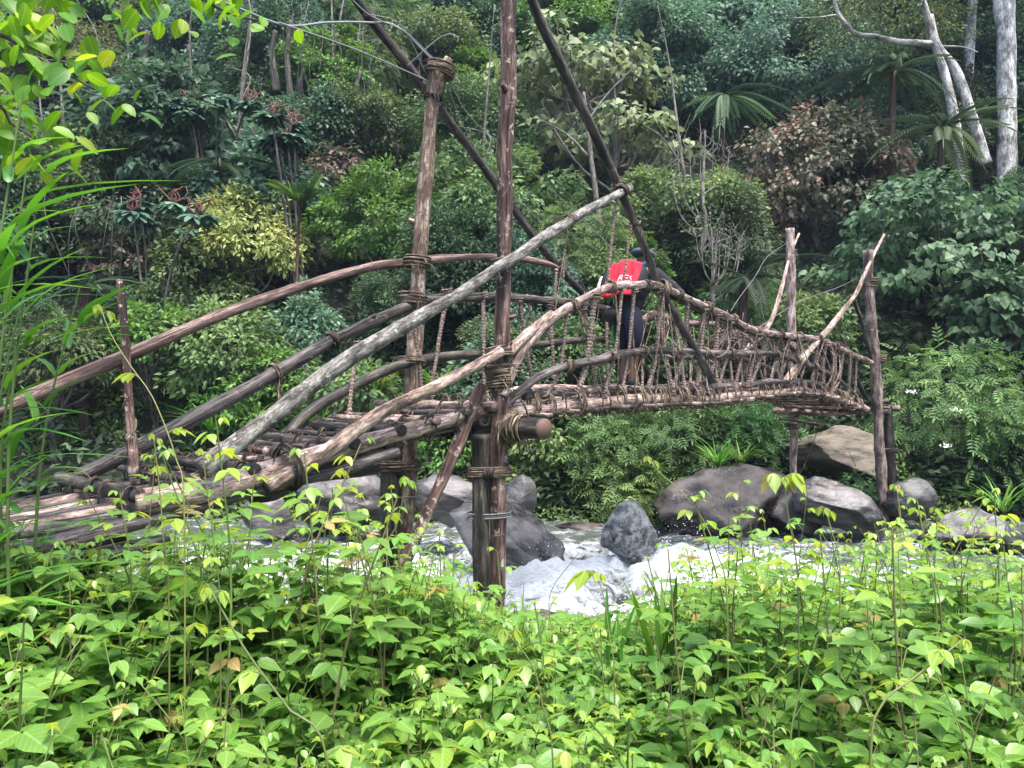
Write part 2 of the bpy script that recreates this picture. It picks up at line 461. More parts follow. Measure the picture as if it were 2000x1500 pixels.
# ------------------------------------------------------------------ leaf shapes (x across, y along, z up)
T_DIAMOND = (np.array([(0, 0, 0), (0.5, 0.42, 0.07), (0, 1, -0.12), (-0.5, 0.42, 0.07), (0, 0.5, 0)]), [[(0, 1, 4), (1, 2, 4), (0, 4, 3), (4, 2, 3)]])
T_TRI = (np.array([(0, 0, 0), (0.5, 0.42, 0.06), (0, 1, -0.12), (-0.5, 0.42, 0.06)]), [[(0, 1, 2), (0, 2, 3)]])
T_HEART = (np.array([(0, 0.12, 0), (0.30, 0, 0.03), (0.5, 0.30, 0.06), (0.30, 0.68, 0.0), (0, 1, -0.16), (-0.30, 0.68, 0.0), (-0.5, 0.30, 0.06), (-0.30, 0, 0.03)]),
           [[(0, 1, 2), (0, 2, 3), (0, 3, 4), (0, 4, 5), (0, 5, 6), (0, 6, 7)]])
def _ovate(rows, widths, fold, droop):
    v, f4, f3 = [(0, 0, 0, 0)], [], []
    for y, w in zip(rows[1:-1], widths[1:-1]):
        v += [(-w, y, -droop * y * y, fold * w), (0, y, -droop * y * y, 0), (w, y, -droop * y * y, fold * w)]
    v.append((0, 1, -droop, 0))
    k = len(rows) - 2
    f3 += [(0, 2, 1), (0, 3, 2)]
    for i in range(k - 1):
        a = 1 + 3 * i
        f4 += [(a, a + 1, a + 4, a + 3), (a + 1, a + 2, a + 5, a + 4)]
    a = 1 + 3 * (k - 1); t = len(v) - 1
    f3 += [(a, a + 1, t), (a + 1, a + 2, t)]
    return np.array(v, float), [f3, f4]
T_OVATE = _ovate([0, .10, .30, .55, .80, 1], [0, .30, .5, .44, .20, 0], 0.22, 0.12)
T_ROUND = _ovate([0, .10, .32, .60, .86, 1], [0, .28, .48, .5, .30, 0], 0.20, 0.10)
T_LANCE = _ovate([0, .15, .4, .7, 1], [0, .36, .5, .30, 0], 0.25, 0.2)
T_BLADE = _ovate([0, .08, .25, .45, .65, .83, 1], [0, .42, .5, .5, .42, .26, 0], 0.3, 0.0)
T_STRIP = (np.array([(-.5, 0, 0), (.5, 0, 0), (.5, 1, 0), (-.5, 1, 0)]), [[(0, 1, 2, 3)]])
def _compound(pairs, lw, ll, terminal=True, start=0.22):
    """pinnate leaf: leaflets either side of a rachis, all in unit length"""
    v, f = [], []
    items = []
    for y in np.linspace(start, 0.86, pairs):
        s = ll * (1 - 0.35 * abs(y - 0.5) * 2)
        items += [(0, y, 1, s), (0, y, -1, s)]
    for x, y, sgn, s in items:
        d = np.array([sgn * 0.88, 0.48]); q = np.array([-d[1], d[0]]) * s * lw
        b = np.array([0, y]); m = b + d * s * 0.45; t = b + d * s
        k = len(v)
        dz = -0.12 * y * y
        v += [(b[0], b[1], dz), (m[0] + q[0], m[1] + q[1], dz + .02), (t[0], t[1], dz - 0.08 * s * 2), (m[0] - q[0], m[1] - q[1], dz + .02)]
        f += [(k, k + 1, k + 2), (k, k + 2, k + 3)]
    if terminal:
        k = len(v); s = ll
        v += [(0, .86, -.09), (s * lw, .86 + s * .45, -.1), (0, .86 + s, -.2), (-s * lw, .86 + s * .45, -.1)]
        f += [(k, k + 1, k + 2), (k, k + 2, k + 3)]
    k = len(v)
    v += [(-.012, 0, 0), (.012, 0, 0), (.008, .9, -.1), (-.008, .9, -.1)]
    f += [(k, k + 1, k + 2), (k, k + 2, k + 3)]
    return np.array(v, float), [f]
T_PINNATE = _compound(4, 0.17, 0.42)
T_FROND = _compound(22, 0.075, 0.20, True, 0.08)
def _palmate(n=7):
    v, f = [], []
    for a in np.linspace(-2.5, 2.5, n):
        d = np.array([math.sin(a), math.cos(a)]); q = np.array([d[1], -d[0]]) * .11
        k = len(v)
        for r, w, z in ((0.05, .2, 0), (.35, .9, .02), (.75, 1, -.14), (1.0, .3, -.34)):
            v += [(d[0] * r * .6 - q[0] * w, d[1] * r * .6 - q[1] * w, z * .6), (d[0] * r * .6 + q[0] * w, d[1] * r * .6 + q[1] * w, z * .6)]
        for i in range(3):
            f.append((k + 2 * i, k + 2 * i + 1, k + 2 * i + 3, k + 2 * i + 2))
    return np.array(v, float), [f]
T_PALMATE = _palmate()

# ------------------------------------------------------------------ the lie of the land
def P(px, py, Y):
    """A point of the place, from where the photograph shows it and how far off it stands."""
    return np.array([(px - 1000) / FPX * Y, Y, EYE - (py - 750) / FPX * Y])

def sstep(a, b, x):
    t = np.clip((np.asarray(x, float) - a) / (b - a), 0, 1)
    return t * t * (3 - 2 * t)

def hill_z(x, y):
    x = np.asarray(x, float); y = np.asarray(y, float)
    q = np.stack([x * .16, y * .16, np.zeros_like(x)], -1).reshape(-1, 3)
    n = fbm(q, 3, 3).reshape(x.shape)
    bank = 12.05 + 0.25 * np.sin(x * 0.9)
    z = -0.5 + 1.3 * sstep(bank - 0.5, bank + 1.2, y) + 0.85 * np.maximum(y - 13.4, 0)
    return z + n * 1.3 * sstep(13.5, 18, y)

def bank_z(x, y):
    x = np.asarray(x, float); y = np.asarray(y, float)
    q = np.stack([x * .9, y * .9, np.zeros_like(x)], -1).reshape(-1, 3)
    n = fbm(q, 3, 11).reshape(x.shape)
    z = 0.44 + 0.95 * sstep(0.7, 3.0, -x) * sstep(5.3, 3.9, y) + 0.10 * sstep(0.8, 3.0, x) + 0.06 * n
    edge = 5.0 + 0.25 * np.sin(x * 1.3 + .6) + .35 * sstep(1.2, 2.2, x) + .75 * sstep(.05, .5, -x)
    return z - (z + 0.5) * sstep(edge, edge + 1.6, y)

def grid_mesh(x0, x1, y0, y1, nx, ny, fz, attr=None):
    X, Y = np.meshgrid(np.linspace(x0, x1, nx), np.linspace(y0, y1, ny))
    Z = fz(X, Y)
    V = np.stack([X, Y, Z], -1).reshape(-1, 3)
    i = (np.arange(ny - 1)[:, None] * nx + np.arange(nx - 1)[None]).reshape(-1)
    F = np.stack([i, i + 1, i + nx + 1, i + nx], 1)
    mb = MB(); mb.add(V, [F], attr(V) if attr else V)
    return mb

M_SOIL = plain_mat("dark_soil", (0.014, 0.017, 0.010), 0.9, 0.5, 3.0, 0.2, 0.6)
M_SOIL_NEAR = plain_mat("bank_soil", (0.026, 0.027, 0.014), 0.9, 0.5, 6.0, 0.2, 0.6)
tag(obj("hillside", grid_mesh(-60, 60, 11.3, 90, 200, 150, hill_z), M_SOIL), kind="structure")
tag(obj("near_bank", grid_mesh(-14, 14, -8, 8.0, 140, 90, bank_z), M_SOIL_NEAR), kind="structure")
def bed_z(x, y): return -0.62 + 0 * x
tag(obj("river_bed", grid_mesh(-60, 60, 5, 14, 40, 12, bed_z), M_SOIL), kind="structure")

# ------------------------------------------------------------------ river
def river_height(X, Y):
    p = np.stack([X, Y, 0 * X], -1).reshape(-1, 3)
    warp = fbm(p * np.array([.8, 1.2, 1]), 3, 21)
    q = p + np.stack([warp, warp * .7, 0 * warp], -1) * .5
    r1 = 1 - np.abs(fbm(q * np.array([1.1, 1.5, 1]), 4, 31)) * 2       # ridges of broken water
    r2 = 1 - np.abs(fbm(q * np.array([3.2, 4.2, 1]), 4, 41)) * 2
    f = fbm(p * np.array([9, 11, 1]), 3, 51)
    x, y = p[:, 0], p[:, 1]
    rough = rapids(x, y)
    h = rough * (0.21 * (r1 - .4) + 0.13 * (r2 - .4) + 0.055 * f) + (1 - rough) * (0.035 * (r1 - .5) + .012 * f)
    h += 0.26 * np.exp(-(((x - 1.9) / .45) ** 2 + ((y - 8.85) / .4) ** 2))        # standing wave by the wedge rock
    h += 0.20 * np.exp(-(((x - .3) / .6) ** 2 + ((y - 8.2) / .35) ** 2))
    return h.reshape(X.shape)
def rapids(x, y):
    return np.clip(0.25 + 0.95 * np.exp(-(((x - 0.9) / 3.6) ** 2 + ((y - 8.3) / 1.8) ** 2)) + .25 * sstep(0, -4, x) * sstep(11.5, 9, y), 0, 1)
M_WATER, nt, b, out = new_mat("white_water")
at = nt.nodes.new("ShaderNodeAttribute"); at.attribute_name = "lf"
sep = nt.nodes.new("ShaderNodeSeparateXYZ"); nt.links.new(at.outputs["Vector"], sep.inputs[0])
geo = nt.nodes.new("ShaderNodeNewGeometry")
mp = nt.nodes.new("ShaderNodeMapping"); mp.inputs["Scale"].default_value = (.75, 1.9, 1.6); nt.links.new(geo.outputs["Position"], mp.inputs[0])
n1 = noise(nt, mp.outputs[0], 3.2, 9, 0.72); n1.inputs["Distortion"].default_value = 1.4
n2 = noise(nt, mp.outputs[0], 26, 6, 0.7)
foam = math_node(nt, 'ADD', math_node(nt, 'MULTIPLY_ADD', n1.outputs[0], 3.0, -1.5), sep.outputs[2])
foam = math_node(nt, 'ADD', foam, math_node(nt, 'MULTIPLY_ADD', n2.outputs[0], 0.8, -0.4))
fr = ramp(nt, [(0.22, (0, 0, 0)), (0.45, (.35, .35, .35)), (0.85, (1, 1, 1))], foam)
nt.links.new(mixc(nt, fr.outputs[0], (0.070, 0.085, 0.070), (0.76, 0.785, 0.80)), b.inputs["Base Color"])
rr = ramp(nt, [(0.0, (0.08,) * 3), (1.0, (0.65,) * 3)], fr.outputs[0])
nt.links.new(rr.outputs[0], b.inputs["Roughness"])
bp = nt.nodes.new("ShaderNodeBump"); bp.inputs["Strength"].default_value = 0.9; bp.inputs["Distance"].default_value = 0.09
nt.links.new(math_node(nt, 'ADD', n1.outputs[0], math_node(nt, 'MULTIPLY', n2.outputs[0], .5)), bp.inputs["Height"]); nt.links.new(bp.outputs[0], b.inputs["Normal"])
def river_attr(V):
    x, y, z = V.T
    a = V.copy()
    a[:, 2] = np.clip(rapids(x, y) * 0.62 + z * 2.8 - 0.12, -0.7, 1.2)
    return a
tag(obj("river", grid_mesh(-13, 15, 5.6, 13.2, 760, 330, river_height, river_attr), M_WATER), kind="structure")

# spray thrown up by the rapids
rgs = np.random.default_rng(33); mb = MB()
pc = []
for cx, cy, sx, sy, n_, hh in ((1.95, 8.8, .35, .25, 700, .34), (.35, 8.15, .55, .2, 700, .26), (1.2, 8.5, .5, .3, 350, .2), (-.9, 8.6, .5, .3, 300, .2), (2.9, 8.6, .7, .4, 400, .2)):
    x = cx + rgs.normal(0, sx, n_); y = cy + rgs.normal(0, sy, n_)
    z = river_height(x[None], y[None])[0] + hh * rgs.random(n_) ** 2.2
    pc.append(np.stack([x, y, z], 1))
pc = np.vstack(pc); K = len(pc); L = .004 + .014 * rgs.random(K) ** 2
mb.leaves(pc, rgs.normal(size=(K, 3)), rgs.normal(size=(K, 3)), L, L * .8, rgs.random(K), T_DIAMOND)
tag(obj("river_spray", mb, plain_mat("spray", (.8, .82, .84), .4)), "white droplets flying over the rapids", None, None, "stuff")

# ------------------------------------------------------------------ boulders
def boulder(px, py, w, h, Y, mat, label, seed, depth=1.0, tilt=0.0, sub=5, planes=9, point=0.0):
    planes += 1
    c = P(px, py, Y)
    rx, rz = w / 2 * Y / FPX, h / 2 * Y / FPX
    bm = bmesh.new(); bmesh.ops.create_icosphere(bm, subdivisions=sub, radius=1.0)
    V = np.array([v.co[:] for v in bm.verts]); F = np.array([[v.index for v in f.verts] for f in bm.faces]); bm.free()
    r = np.random.default_rng(seed)
    for k in range(planes):
        n = unit(r.normal(size=3)); d = r.uniform(.5, .85)
        s = V @ n
        V = V - np.maximum(s - d, 0)[:, None] * n * 0.97
    V *= 1 + 0.16 * fbm(V * 1.2 + seed, 2, seed)[:, None]
    V *= 1 + .20 * (.5 - np.abs(fbm(V * np.array([2.0, 2.0, 3.6]) + seed, 5, seed + 3)))[:, None] + .05 * fbm(V * 8 + seed, 3, seed + 5)[:, None]
    if point:
        V[:, :2] *= (1 - point * np.clip(V[:, 2:3] * .6 + .3, 0, 1))
    V /= np.abs(V).max(axis=0)
    V = V * np.array([rx, rx * depth, rz])
    ct, st = math.cos(tilt), math.sin(tilt)
    V = np.stack([V[:, 0] * ct + V[:, 2] * st, V[:, 1], -V[:, 0] * st + V[:, 2] * ct], 1)
    mb = MB(); mb.add(V, [F], V)
    o = obj("boulder", mb, mat)
    o.location = c
    return tag(o, label, "rock")
BOULDERS = [
    (1232, 1045, 112, 140, 9.1, M_ROCK_DARK, "dark wedge-shaped rock with white flecks standing alone in the white water", 3, 0.8, 0.2, 5, 8, .25),
    (1005, 1070, 290, 150, 8.7, M_ROCK_GREY, "long wet grey brown slab sloping into the rapids behind the tied front posts", 14, 0.8, 0.42, 5, 8, .2),
    (868, 985, 150, 120, 9.9, M_ROCK_GREY, "smooth lilac grey boulder seen between the two pairs of front posts", 5, 0.8, 0.1, 5, 7, 0),
    (660, 985, 230, 190, 11.0, M_ROCK_GREY, "large grey boulder under the ramp at the far waterline", 8, 0.7, 0.1, 5, 9, 0),
    (1425, 1000, 290, 200, 11.4, M_ROCK_BROWN, "big purplish brown boulder with grass growing over its top edge", 12, 0.8, -0.18, 5, 7, .35),
    (1640, 1000, 190, 110, 10.7, M_ROCK_GREY, "smooth oval grey boulder leaning below the far left bridge post", 21, 0.8, 0.5, 5, 5, 0),
    (1640, 895, 230, 130, 12.7, M_ROCK_TAN, "dry tan layered boulder under the far end of the bridge", 23, 0.7, 0.1, 5, 8, 0),
    (1890, 1055, 240, 150, 10.4, M_ROCK_GREY, "broad low grey boulder at the right water edge", 31, 0.8, 0.12, 5, 7, .1),
    (1005, 975, 90, 110, 10.4, M_ROCK_BLACK, "dark square rock just right of the near front post", 35, 0.8, 0, 4, 8, 0),
    (1775, 985, 110, 110, 11.6, M_ROCK_BLACK, "dark shaded rock beside the foot of the far right post", 37, 0.8, 0, 4, 8, 0),
    (1060, 1240, 140, 110, 5.9, M_ROCK_BLACK, "dark grey rock half hidden in the near bank weeds below the rapids", 41, 0.8, 0.3, 5, 8, 0),
    (1545, 1010, 130, 110, 11.2, M_ROCK_BROWN, "small brown rock between the big brown boulder and the oval one", 43, 0.8, 0, 4, 8, 0),
    (530, 1010, 110, 90, 10.6, M_ROCK_GREY, "small grey rock left of the large boulder under the ramp", 47, 0.8, 0, 4, 8, 0),
    (1135, 1045, 150, 50, 11.6, M_ROCK_BROWN, "flat brown rock at the waterline below the bank shrubs", 51, 0.6, 0, 4, 7, 0),
]
for a in BOULDERS:
    boulder(*a)

# ------------------------------------------------------------------ the bridge
DV = np.array([math.sqrt(.5), math.sqrt(.5), 0.0])       # along the bridge, towards the far bank
NV = np.array([-math.sqrt(.5), math.sqrt(.5), 0.0])      # across, from the near rail to the far rail
NP0 = np.array([-0.06, 6.0, 0.0])
WID = 1.13
def Wp(t, s, z):
    q = NP0 + DV * t + NV * (s * WID)
    return np.array([q[0], q[1], z])
def B(px, py, s=0.0):
    k = (px - 1000) / FPX
    o = NP0 + NV * (s * WID)
    t = (k * o[1] - o[0]) / (DV[0] * (1 - k))
    return P(px, py, o[1] + t * DV[1])
ZT = [-6, -5, -4, -3, -2, -1, 0, 1.4, 3.2, 4.4, 5.2, 6.1, 7.35, 8.2]
ZZ = [1.36, 1.41, 1.47, 1.54, 1.67, 1.85, 2.02, 2.085, 2.09, 2.15, 2.185, 2.12, 1.89, 1.74]
def zdeck(t): return float(np.interp(t, ZT, ZZ))

bridge = thing("footbridge", (NP0[0], NP0[1], 0.45), "long jungle footbridge of rough poles lashed with vines, crossing the white water", "bridge")

def pole(name, pts, r0, r1=None, mat=M_RAIL, n=None, sides=12, rough=0.07, wob=0.008, seed=None, parent=None, label=None, knots=2):
    seed = seed if seed is not None else int(RNG.integers(1e6))
    rg = np.random.default_rng(seed)
    pts = np.asarray(pts, float)
    length = np.linalg.norm(np.diff(pts, axis=0), axis=1).sum()
    n = n or max(8, int(length / 0.035))
    q = spline(pts, n)
    w = np.linspace(0, length * 1.6, n)
    o = rg.uniform(0, 100, 3)
    for j in range(3):
        q[:, j] += wob * 2.2 * fbm(np.stack([w + o[j], w * 0 + j, w * 0], 1), 2, seed % 97) * np.minimum(1, 4 * np.linspace(0, 1, n) * 1)
    r1 = r0 if r1 is None else r1
    r = np.linspace(r0, r1, n)
    s = np.linspace(0, 1, n) * length
    for k in range(int(knots * length / 1.5) + 1):
        c = rg.uniform(0, length)
        r *= 1 + rg.uniform(.05, .16) * np.exp(-((s - c) / .03) ** 2)
    r *= 1 + .10 * fbm(np.stack([s * 2.2 + o[0], s * 0, s * 0], 1), 2, seed % 89) * 2
    mb = MB(); mb.tube(q, r, sides, True, float(seed % 50), rough)
    if r0 > .028:
        for k in range(int(length * rg.uniform(.5, 1.3))):
            i = int(rg.integers(2, n - 2)); t = unit(q[i + 1] - q[i - 1]); u_ = unit(np.cross(t, rg.normal(size=3)))
            d = unit(u_ + t * rg.uniform(.2, .9)); L = r[i] * rg.uniform(1.25, 2.1)
            mb.tube(np.array([q[i], q[i] + d * L * .7, q[i] + d * L]), np.array([.5, .36, .24]) * r[i], 7, True, float(k))
    return obj(name, mb, mat, parent or bridge, label=label)

def coil(mb, c, u, v, ax, turns, wr, jit=0.25, rg=RNG, sides=5, spread=None):
    """vine wound round: u, v are the half-axes of the loop (vectors), ax the height it climbs"""
    n = int(turns * 16) + 1
    th = np.linspace(0, 2 * np.pi * turns, n) + rg.uniform(0, 6.28)
    k = np.linspace(-.5, .5, n)
    wobble = np.interp(np.linspace(0, 1, n), np.linspace(0, 1, turns * 2 + 2), rg.normal(0, 1.8 * jit / max(turns, 1), turns * 2 + 2))
    tilt = rg.normal(0, .12)
    grow = 1 + np.interp(np.linspace(0, 1, n), np.linspace(0, 1, turns * 3 + 2), rg.uniform(0, .22, turns * 3 + 2))
    q = c + (np.cos(th) * grow)[:, None] * u + (np.sin(th) * grow)[:, None] * v + (k + wobble)[:, None] * ax + (np.cos(th) * tilt)[:, None] * ax * .6
    mb.tube(q, wr, sides, True, float(rg.uniform(0, 30)))

def lash(parent, c, r, width=0.07, turns=6, wr=0.0065, axis=(0, 0, 1), mat=None, ext=(1.0, 1.0), ends=2, layers=1, name="lashing"):
    ax = unit(np.array(axis, float))
    u = unit(np.cross(ax, [0.3, 0.2, .9]) if abs(ax[2]) < .9 else np.cross(ax, np.cross(DV, ax)))
    v = np.cross(ax, u)
    mb = MB()
    for k in range(layers):
        coil(mb, np.asarray(c, float), u * (r * ext[0] + wr * (1 + k)), v * (r * ext[1] + wr * (1 + k)), ax * width, turns, wr)
    for k in range(ends + 2):
        a = RNG.uniform(0, 6.28)
        p = np.asarray(c) + (u * math.cos(a) * ext[0] + v * math.sin(a) * ext[1]) * (r + wr)
        d = unit(np.asarray(p) - c) * .5 + RNG.normal(0, .5, 3) + [0, 0, -.6]
        L = RNG.uniform(.05, .16)
        mb.tube(spline([p, p + d * L * .5 + [0, 0, .02], p + d * L + [0, 0, -.02]], 6), wr * .6, 4)
    return obj(name, mb, mat or M_VINE, parent)

def post(name, top, bottom, r0, r1, mat, mid=None, **k):
    pts = [bottom] + ([mid] if mid is not None else []) + [top]
    return pole(name, pts, r0, r1, mat, sides=16, rough=.06, wob=.012, **k)

# --- posts at the near end
YN = 6.0
np_post = post("post", P(994, -60, YN), P(964, 1440, YN), .066, .058, M_POST_RED, P(984, 520, YN), label="tall red brown front post with flaking bark", n=150)
np_short = post("post", P(938, 846, YN - .03), P(942, 1440, YN - .03), .078, .074, M_POST_DARK, label="short dark wet post tied to the tall front post")
YF = 6.82
fp_post = post("post", P(852, 135, YF), P(776, 1360, YF), .083, .062, M_POST_TAN, P(818, 560, YF), label="tan front post with a forked vine-bound top", n=140)
fp_short = post("post", P(764, 850, YF - .02), P(760, 1360, YF - .02), .09, .09, M_POST_DARK, label="short black post tied beside the tan front post")
# forked top of the tan post
mbk = MB()
mbk.tube(spline([P(852, 170, YF), P(845, 140, YF), P(841, 118, YF)], 8), np.linspace(.05, .035, 8), 9, True, 3, .1)
mbk.tube(spline([P(853, 170, YF), P(865, 138, YF), P(877, 114, YF)], 8), np.linspace(.05, .04, 8), 9, True, 5, .1)
obj("fork", mbk, M_POST_TAN, fp_post)
lash(fp_post, P(860, 136, YF), .085, .10, 8, .011, (.35, 0, 1), M_VINE, ends=5, layers=2)
lash(fp_post, P(846, 190, YF), .063, .03, 3, .008, (0, 0, 1), M_VINE_DARK, ends=1)
lash(fp_post, P(814, 512, YF), .080, .10, 8, .009, (.1, 0, 1), ends=3, ext=(1.15, 1.15))
lash(fp_post, P(806, 583, YF), .084, .09, 7, .009, (.05, 0, 1), ends=3, ext=(1.2, 1.2))
lash(fp_post, P(803, 704, YF), .085, .06, 6, .009, (0, 0, 1), ends=2, ext=(1.2, 1.2))
lash(np_post, P(984, 510, YN), .064, .06, 6, .007, (-.15, 0, 1), ends=3, ext=(1.2, 1.15))
lash(np_post, P(975, 688, YN), .066, .07, 7, .008, (-.2, 0, 1), ends=3, ext=(1.25, 1.2))
lash(np_post, P(973, 735, YN), .068, .17, 16, .0075, (-.12, 0, 1), ends=4, ext=(1.18, 1.15))
def twin_lash(parent, c, half, r, width, turns, wr, mat):
    mb = MB()
    coil(mb, c, np.array([half, 0, 0]), np.array([0, r, 0]), np.array([0, 0, width]), turns, wr)
    obj("lashing", mb, mat, parent)
twin_lash(np_post, P(954, 921, YN), .158, .088, .075, 9, .008, M_VINE)
twin_lash(np_post, P(954, 1006, YN), .155, .084, .045, 6, .0045, M_WIRE)
twin_lash(fp_post, P(777, 908, YF), .178, .10, .085, 9, .010, M_VINE)
twin_lash(fp_post, P(776, 970, YF), .172, .098, .02, 2, .005, M_WIRE)
lash(np_post, P(955, 921, YN) - [0, .09, 0], .022, .09, 6, .008, (1, 0, .1), M_VINE_DARK, ends=2)

# crossbeam that carries the deck
cb = pole("crossbeam", [Wp(0.02, -0.36, EYE - .335), Wp(0.0, .5, EYE - .36), Wp(-.02, 1.2, EYE - .40)], .088, .08, M_POST_DARK, sides=18, rough=.05, label="thick dark crossbeam log with a sawn red brown end")
mbc = MB()
ce = Wp(0.02, -0.36, EYE - .335) - NV * .003
th = np.linspace(0, 2 * np.pi, 20, endpoint=False)
ring = ce + np.cos(th)[:, None] * DV * .080 + np.sin(th)[:, None] * np.array([0, 0, .080])
mbc.add(np.vstack([ring, ring + NV * .02, ce]), [[(i, (i + 1) % 20, 40) for i in range(20)], [(i, i + 20, (i + 1) % 20 + 20, (i + 1) % 20) for i in range(20)]])
obj("sawn_end", mbc, M_CUT, cb)
for s_, tn in ((-.12, 4), (-.02, 7), (.3, 9), (.55, 12), (.8, 9)):
    lash(cb, Wp(0.01, s_, EYE - .345), .086, .12, tn, .010, NV, M_VINE if s_ < 0 else M_VINE_DARK, ends=3)

# --- long rails and poles of the approach
r1 = pole("handrail", [B(-130, 855, 1), B(0, 800, 1), B(250, 692, 1), B(500, 590, 1), B(690, 530, 1), B(815, 508, 1.1), B(960, 500, 1.1), B(1060, 512, 1.1), B(1100, 528, 1.12)], .050, .030, M_RED, label="long reddish top handrail on the far side of the ramp")
r2 = pole("handrail", [B(150, 935, 1), B(300, 858, 1), B(480, 760, 1), B(650, 665, 1), B(800, 600, 1.0), B(850, 585, .98), B(970, 582, 1), B(1100, 592, 1), B(1180, 603, 1)], .058, .040, M_WEATHER, label="dark weathered second rail with peeling bark")
r3 = pole("handrail", [B(560, 850, .95), B(600, 808, .97), B(680, 760, 1), B(800, 708, 1), B(950, 690, 1), B(1060, 672, 1), B(1180, 664, 1), B(1260, 690, 1)], .048, .030, M_POST_DARK, label="dark lower rail of the far side")
r4 = pole("handrail", [B(392, 918, -.02), B(520, 822, -.04), B(700, 690, -.05), B(900, 570, -.06), B(1000, 505, -.07), B(1120, 425, -.06), B(1232, 364, -.05)], .058, .034, M_GREY, label="long pale grey lichen pole rising past both front posts", sides=16)
r5 = pole("handrail", [B(520, 950, -.02), B(620, 895, -.04), B(740, 810, -.05), B(880, 742, -.06), B(975, 688, -.05)], .054, .040, M_LIGHTLOG, label="pale near-side pole ending at the front post")
r6 = pole("stringer", [B(260, 985, .05), B(420, 955, .05), B(540, 918, .05), B(640, 885, .05), B(760, 850, .06), B(900, 815, .1), B(975, 790, .1)], .072, .055, M_LIGHTLOG, sides=16, label="thick pale log along the near edge of the ramp")
lash(r6, B(562, 912, .02), .11, .04, 4, .011, unit(B(620, 890, 0) - B(540, 920, 0)), M_VINE_DARK, ends=2)
lash(r4, B(1215, 373, -.05), .036, .05, 5, .008, unit(B(1232, 364, 0) - B(1120, 425, 0)), M_VINE_DARK, ends=2)
lash(r4, B(1112, 430, -.06), .038, .03, 3, .006, unit(B(1232, 364, 0) - B(1120, 425, 0)), M_VINE, ends=1)
lash(r2, B(650, 665, 1), .052, .035, 4, .009, unit(B(800, 600, 1) - B(650, 665, 1)), M_VINE_DARK, ends=2)
lash(r2, B(537, 728, 1), .054, .03, 3, .007, unit(B(800, 600, 1) - B(650, 665, 1)), M_VINE, ends=2)
# a branch stuck out under the ramp
pole("spare_pole", [B(490, 968, .35), B(540, 962, .35), B(575, 942, .35), B(650, 928, .35), B(738, 912, .35)], .05, .035, M_POST_DARK, wob=.02, label="crooked dark pole under the ramp")
# the ramp floor, logs laid lengthwise
for s_, sh, r_, mat, a, bnd in ((.02, -.05, .056, M_WEATHER, -3.9, -1.0), (.14, -.02, .060, M_WEATHER, -4.4, -.3), (.28, -.02, .062, M_WEATHER, -4.6, -.1), (.42, -.03, .052, M_WEATHER, -4.2, -.2),
                               (.55, -.01, .056, M_WEATHER, -4.5, -.1), (.68, -.03, .050, M_POST_DARK, -4.3, -.1), (.80, -.02, .052, M_WEATHER, -4.5, -.2), (.93, -.02, .055, M_WEATHER, -4.4, -.15), (.21, .0, .040, M_LIGHTLOG, -3.6, -.2), (.48, .0, .038, M_RAIL, -3.2, -.2), (.74, .0, .040, M_LIGHTLOG, -3.9, -.3)):
    r_ *= .78
    ts = np.linspace(a, bnd, 7)
    sj = s_ + RNG.normal(0, .015, 7)
    pole("floor_log", [Wp(t, q, zdeck(t) - .06 + sh + RNG.normal(0, .006)) for t, q in zip(ts, sj)], r_, r_ * .85, mat, sides=14, rough=.09, wob=.012)
for s_, sh, r_ in ((-.12, -.10, .062), (-.24, -.17, .058), (.05, -.20, .06)):
    pole("floor_log", [Wp(-5.0, s_, 1.33 + sh), Wp(-3.8, s_, 1.43 + sh), Wp(-2.55 - RNG.uniform(0, .5), s_, 1.56 + sh)], r_, r_ * .9, M_WEATHER, sides=14, rough=.09)
# sticks tied across the ramp as steps
for t, s0, s1, r_, mat in ((-.16, -.02, 1.25, .040, M_LIGHTLOG), (-.40, .0, .95, .028, M_WEATHER), (-.72, -.02, 1.1, .032, M_LIGHTLOG), (-1.02, .0, 1.1, .036, M_WEATHER), (-1.42, -.04, 1.05, .042, M_WEATHER),
                       (-1.72, .06, 1.0, .036, M_POST_RED), (-2.1, .0, 1.05, .040, M_POST_DARK), (-2.75, .02, 1.0, .042, M_POST_DARK),
                       (-.56, .1, 1.0, .020, M_RAIL), (-.88, .12, 1.08, .022, M_WEATHER), (-1.2, .08, 1.0, .020, M_POST_DARK), (-1.57, .15, 1.05, .022, M_WEATHER), (-1.9, .1, .95, .022, M_RAIL), (-2.4, .2, 1.0, .024, M_WEATHER)):
    z = zdeck(t) + .035
    o = pole("step_stick", [Wp(t + .04, s0, z), Wp(t, .5, z - .01), Wp(t - .05, s1, z)], r_, r_ * .9, mat, sides=12, rough=.08)
    mb = MB()
    for sq in np.arange(max(s0, 0) + .08, s1 - .05, .21):
        sq += RNG.normal(0, .02)
        coil(mb, Wp(t, sq, z - .052), DV * (r_ + .008), np.array([0, 0, r_ + .050]), NV * RNG.uniform(.03, .09), int(RNG.integers(2, 5)), .0065, .5)
    obj("lashing", mb, M_VINE_DARK, o)
# diagonal prop of the front post
pole("prop", [P(942, 752, 5.88), P(868, 925, 5.70), P(752, 1190, 5.30)], .043, .046, M_POST_RED, label="slanting prop leaning from the front post down to the bank", sides=14, rough=.12)
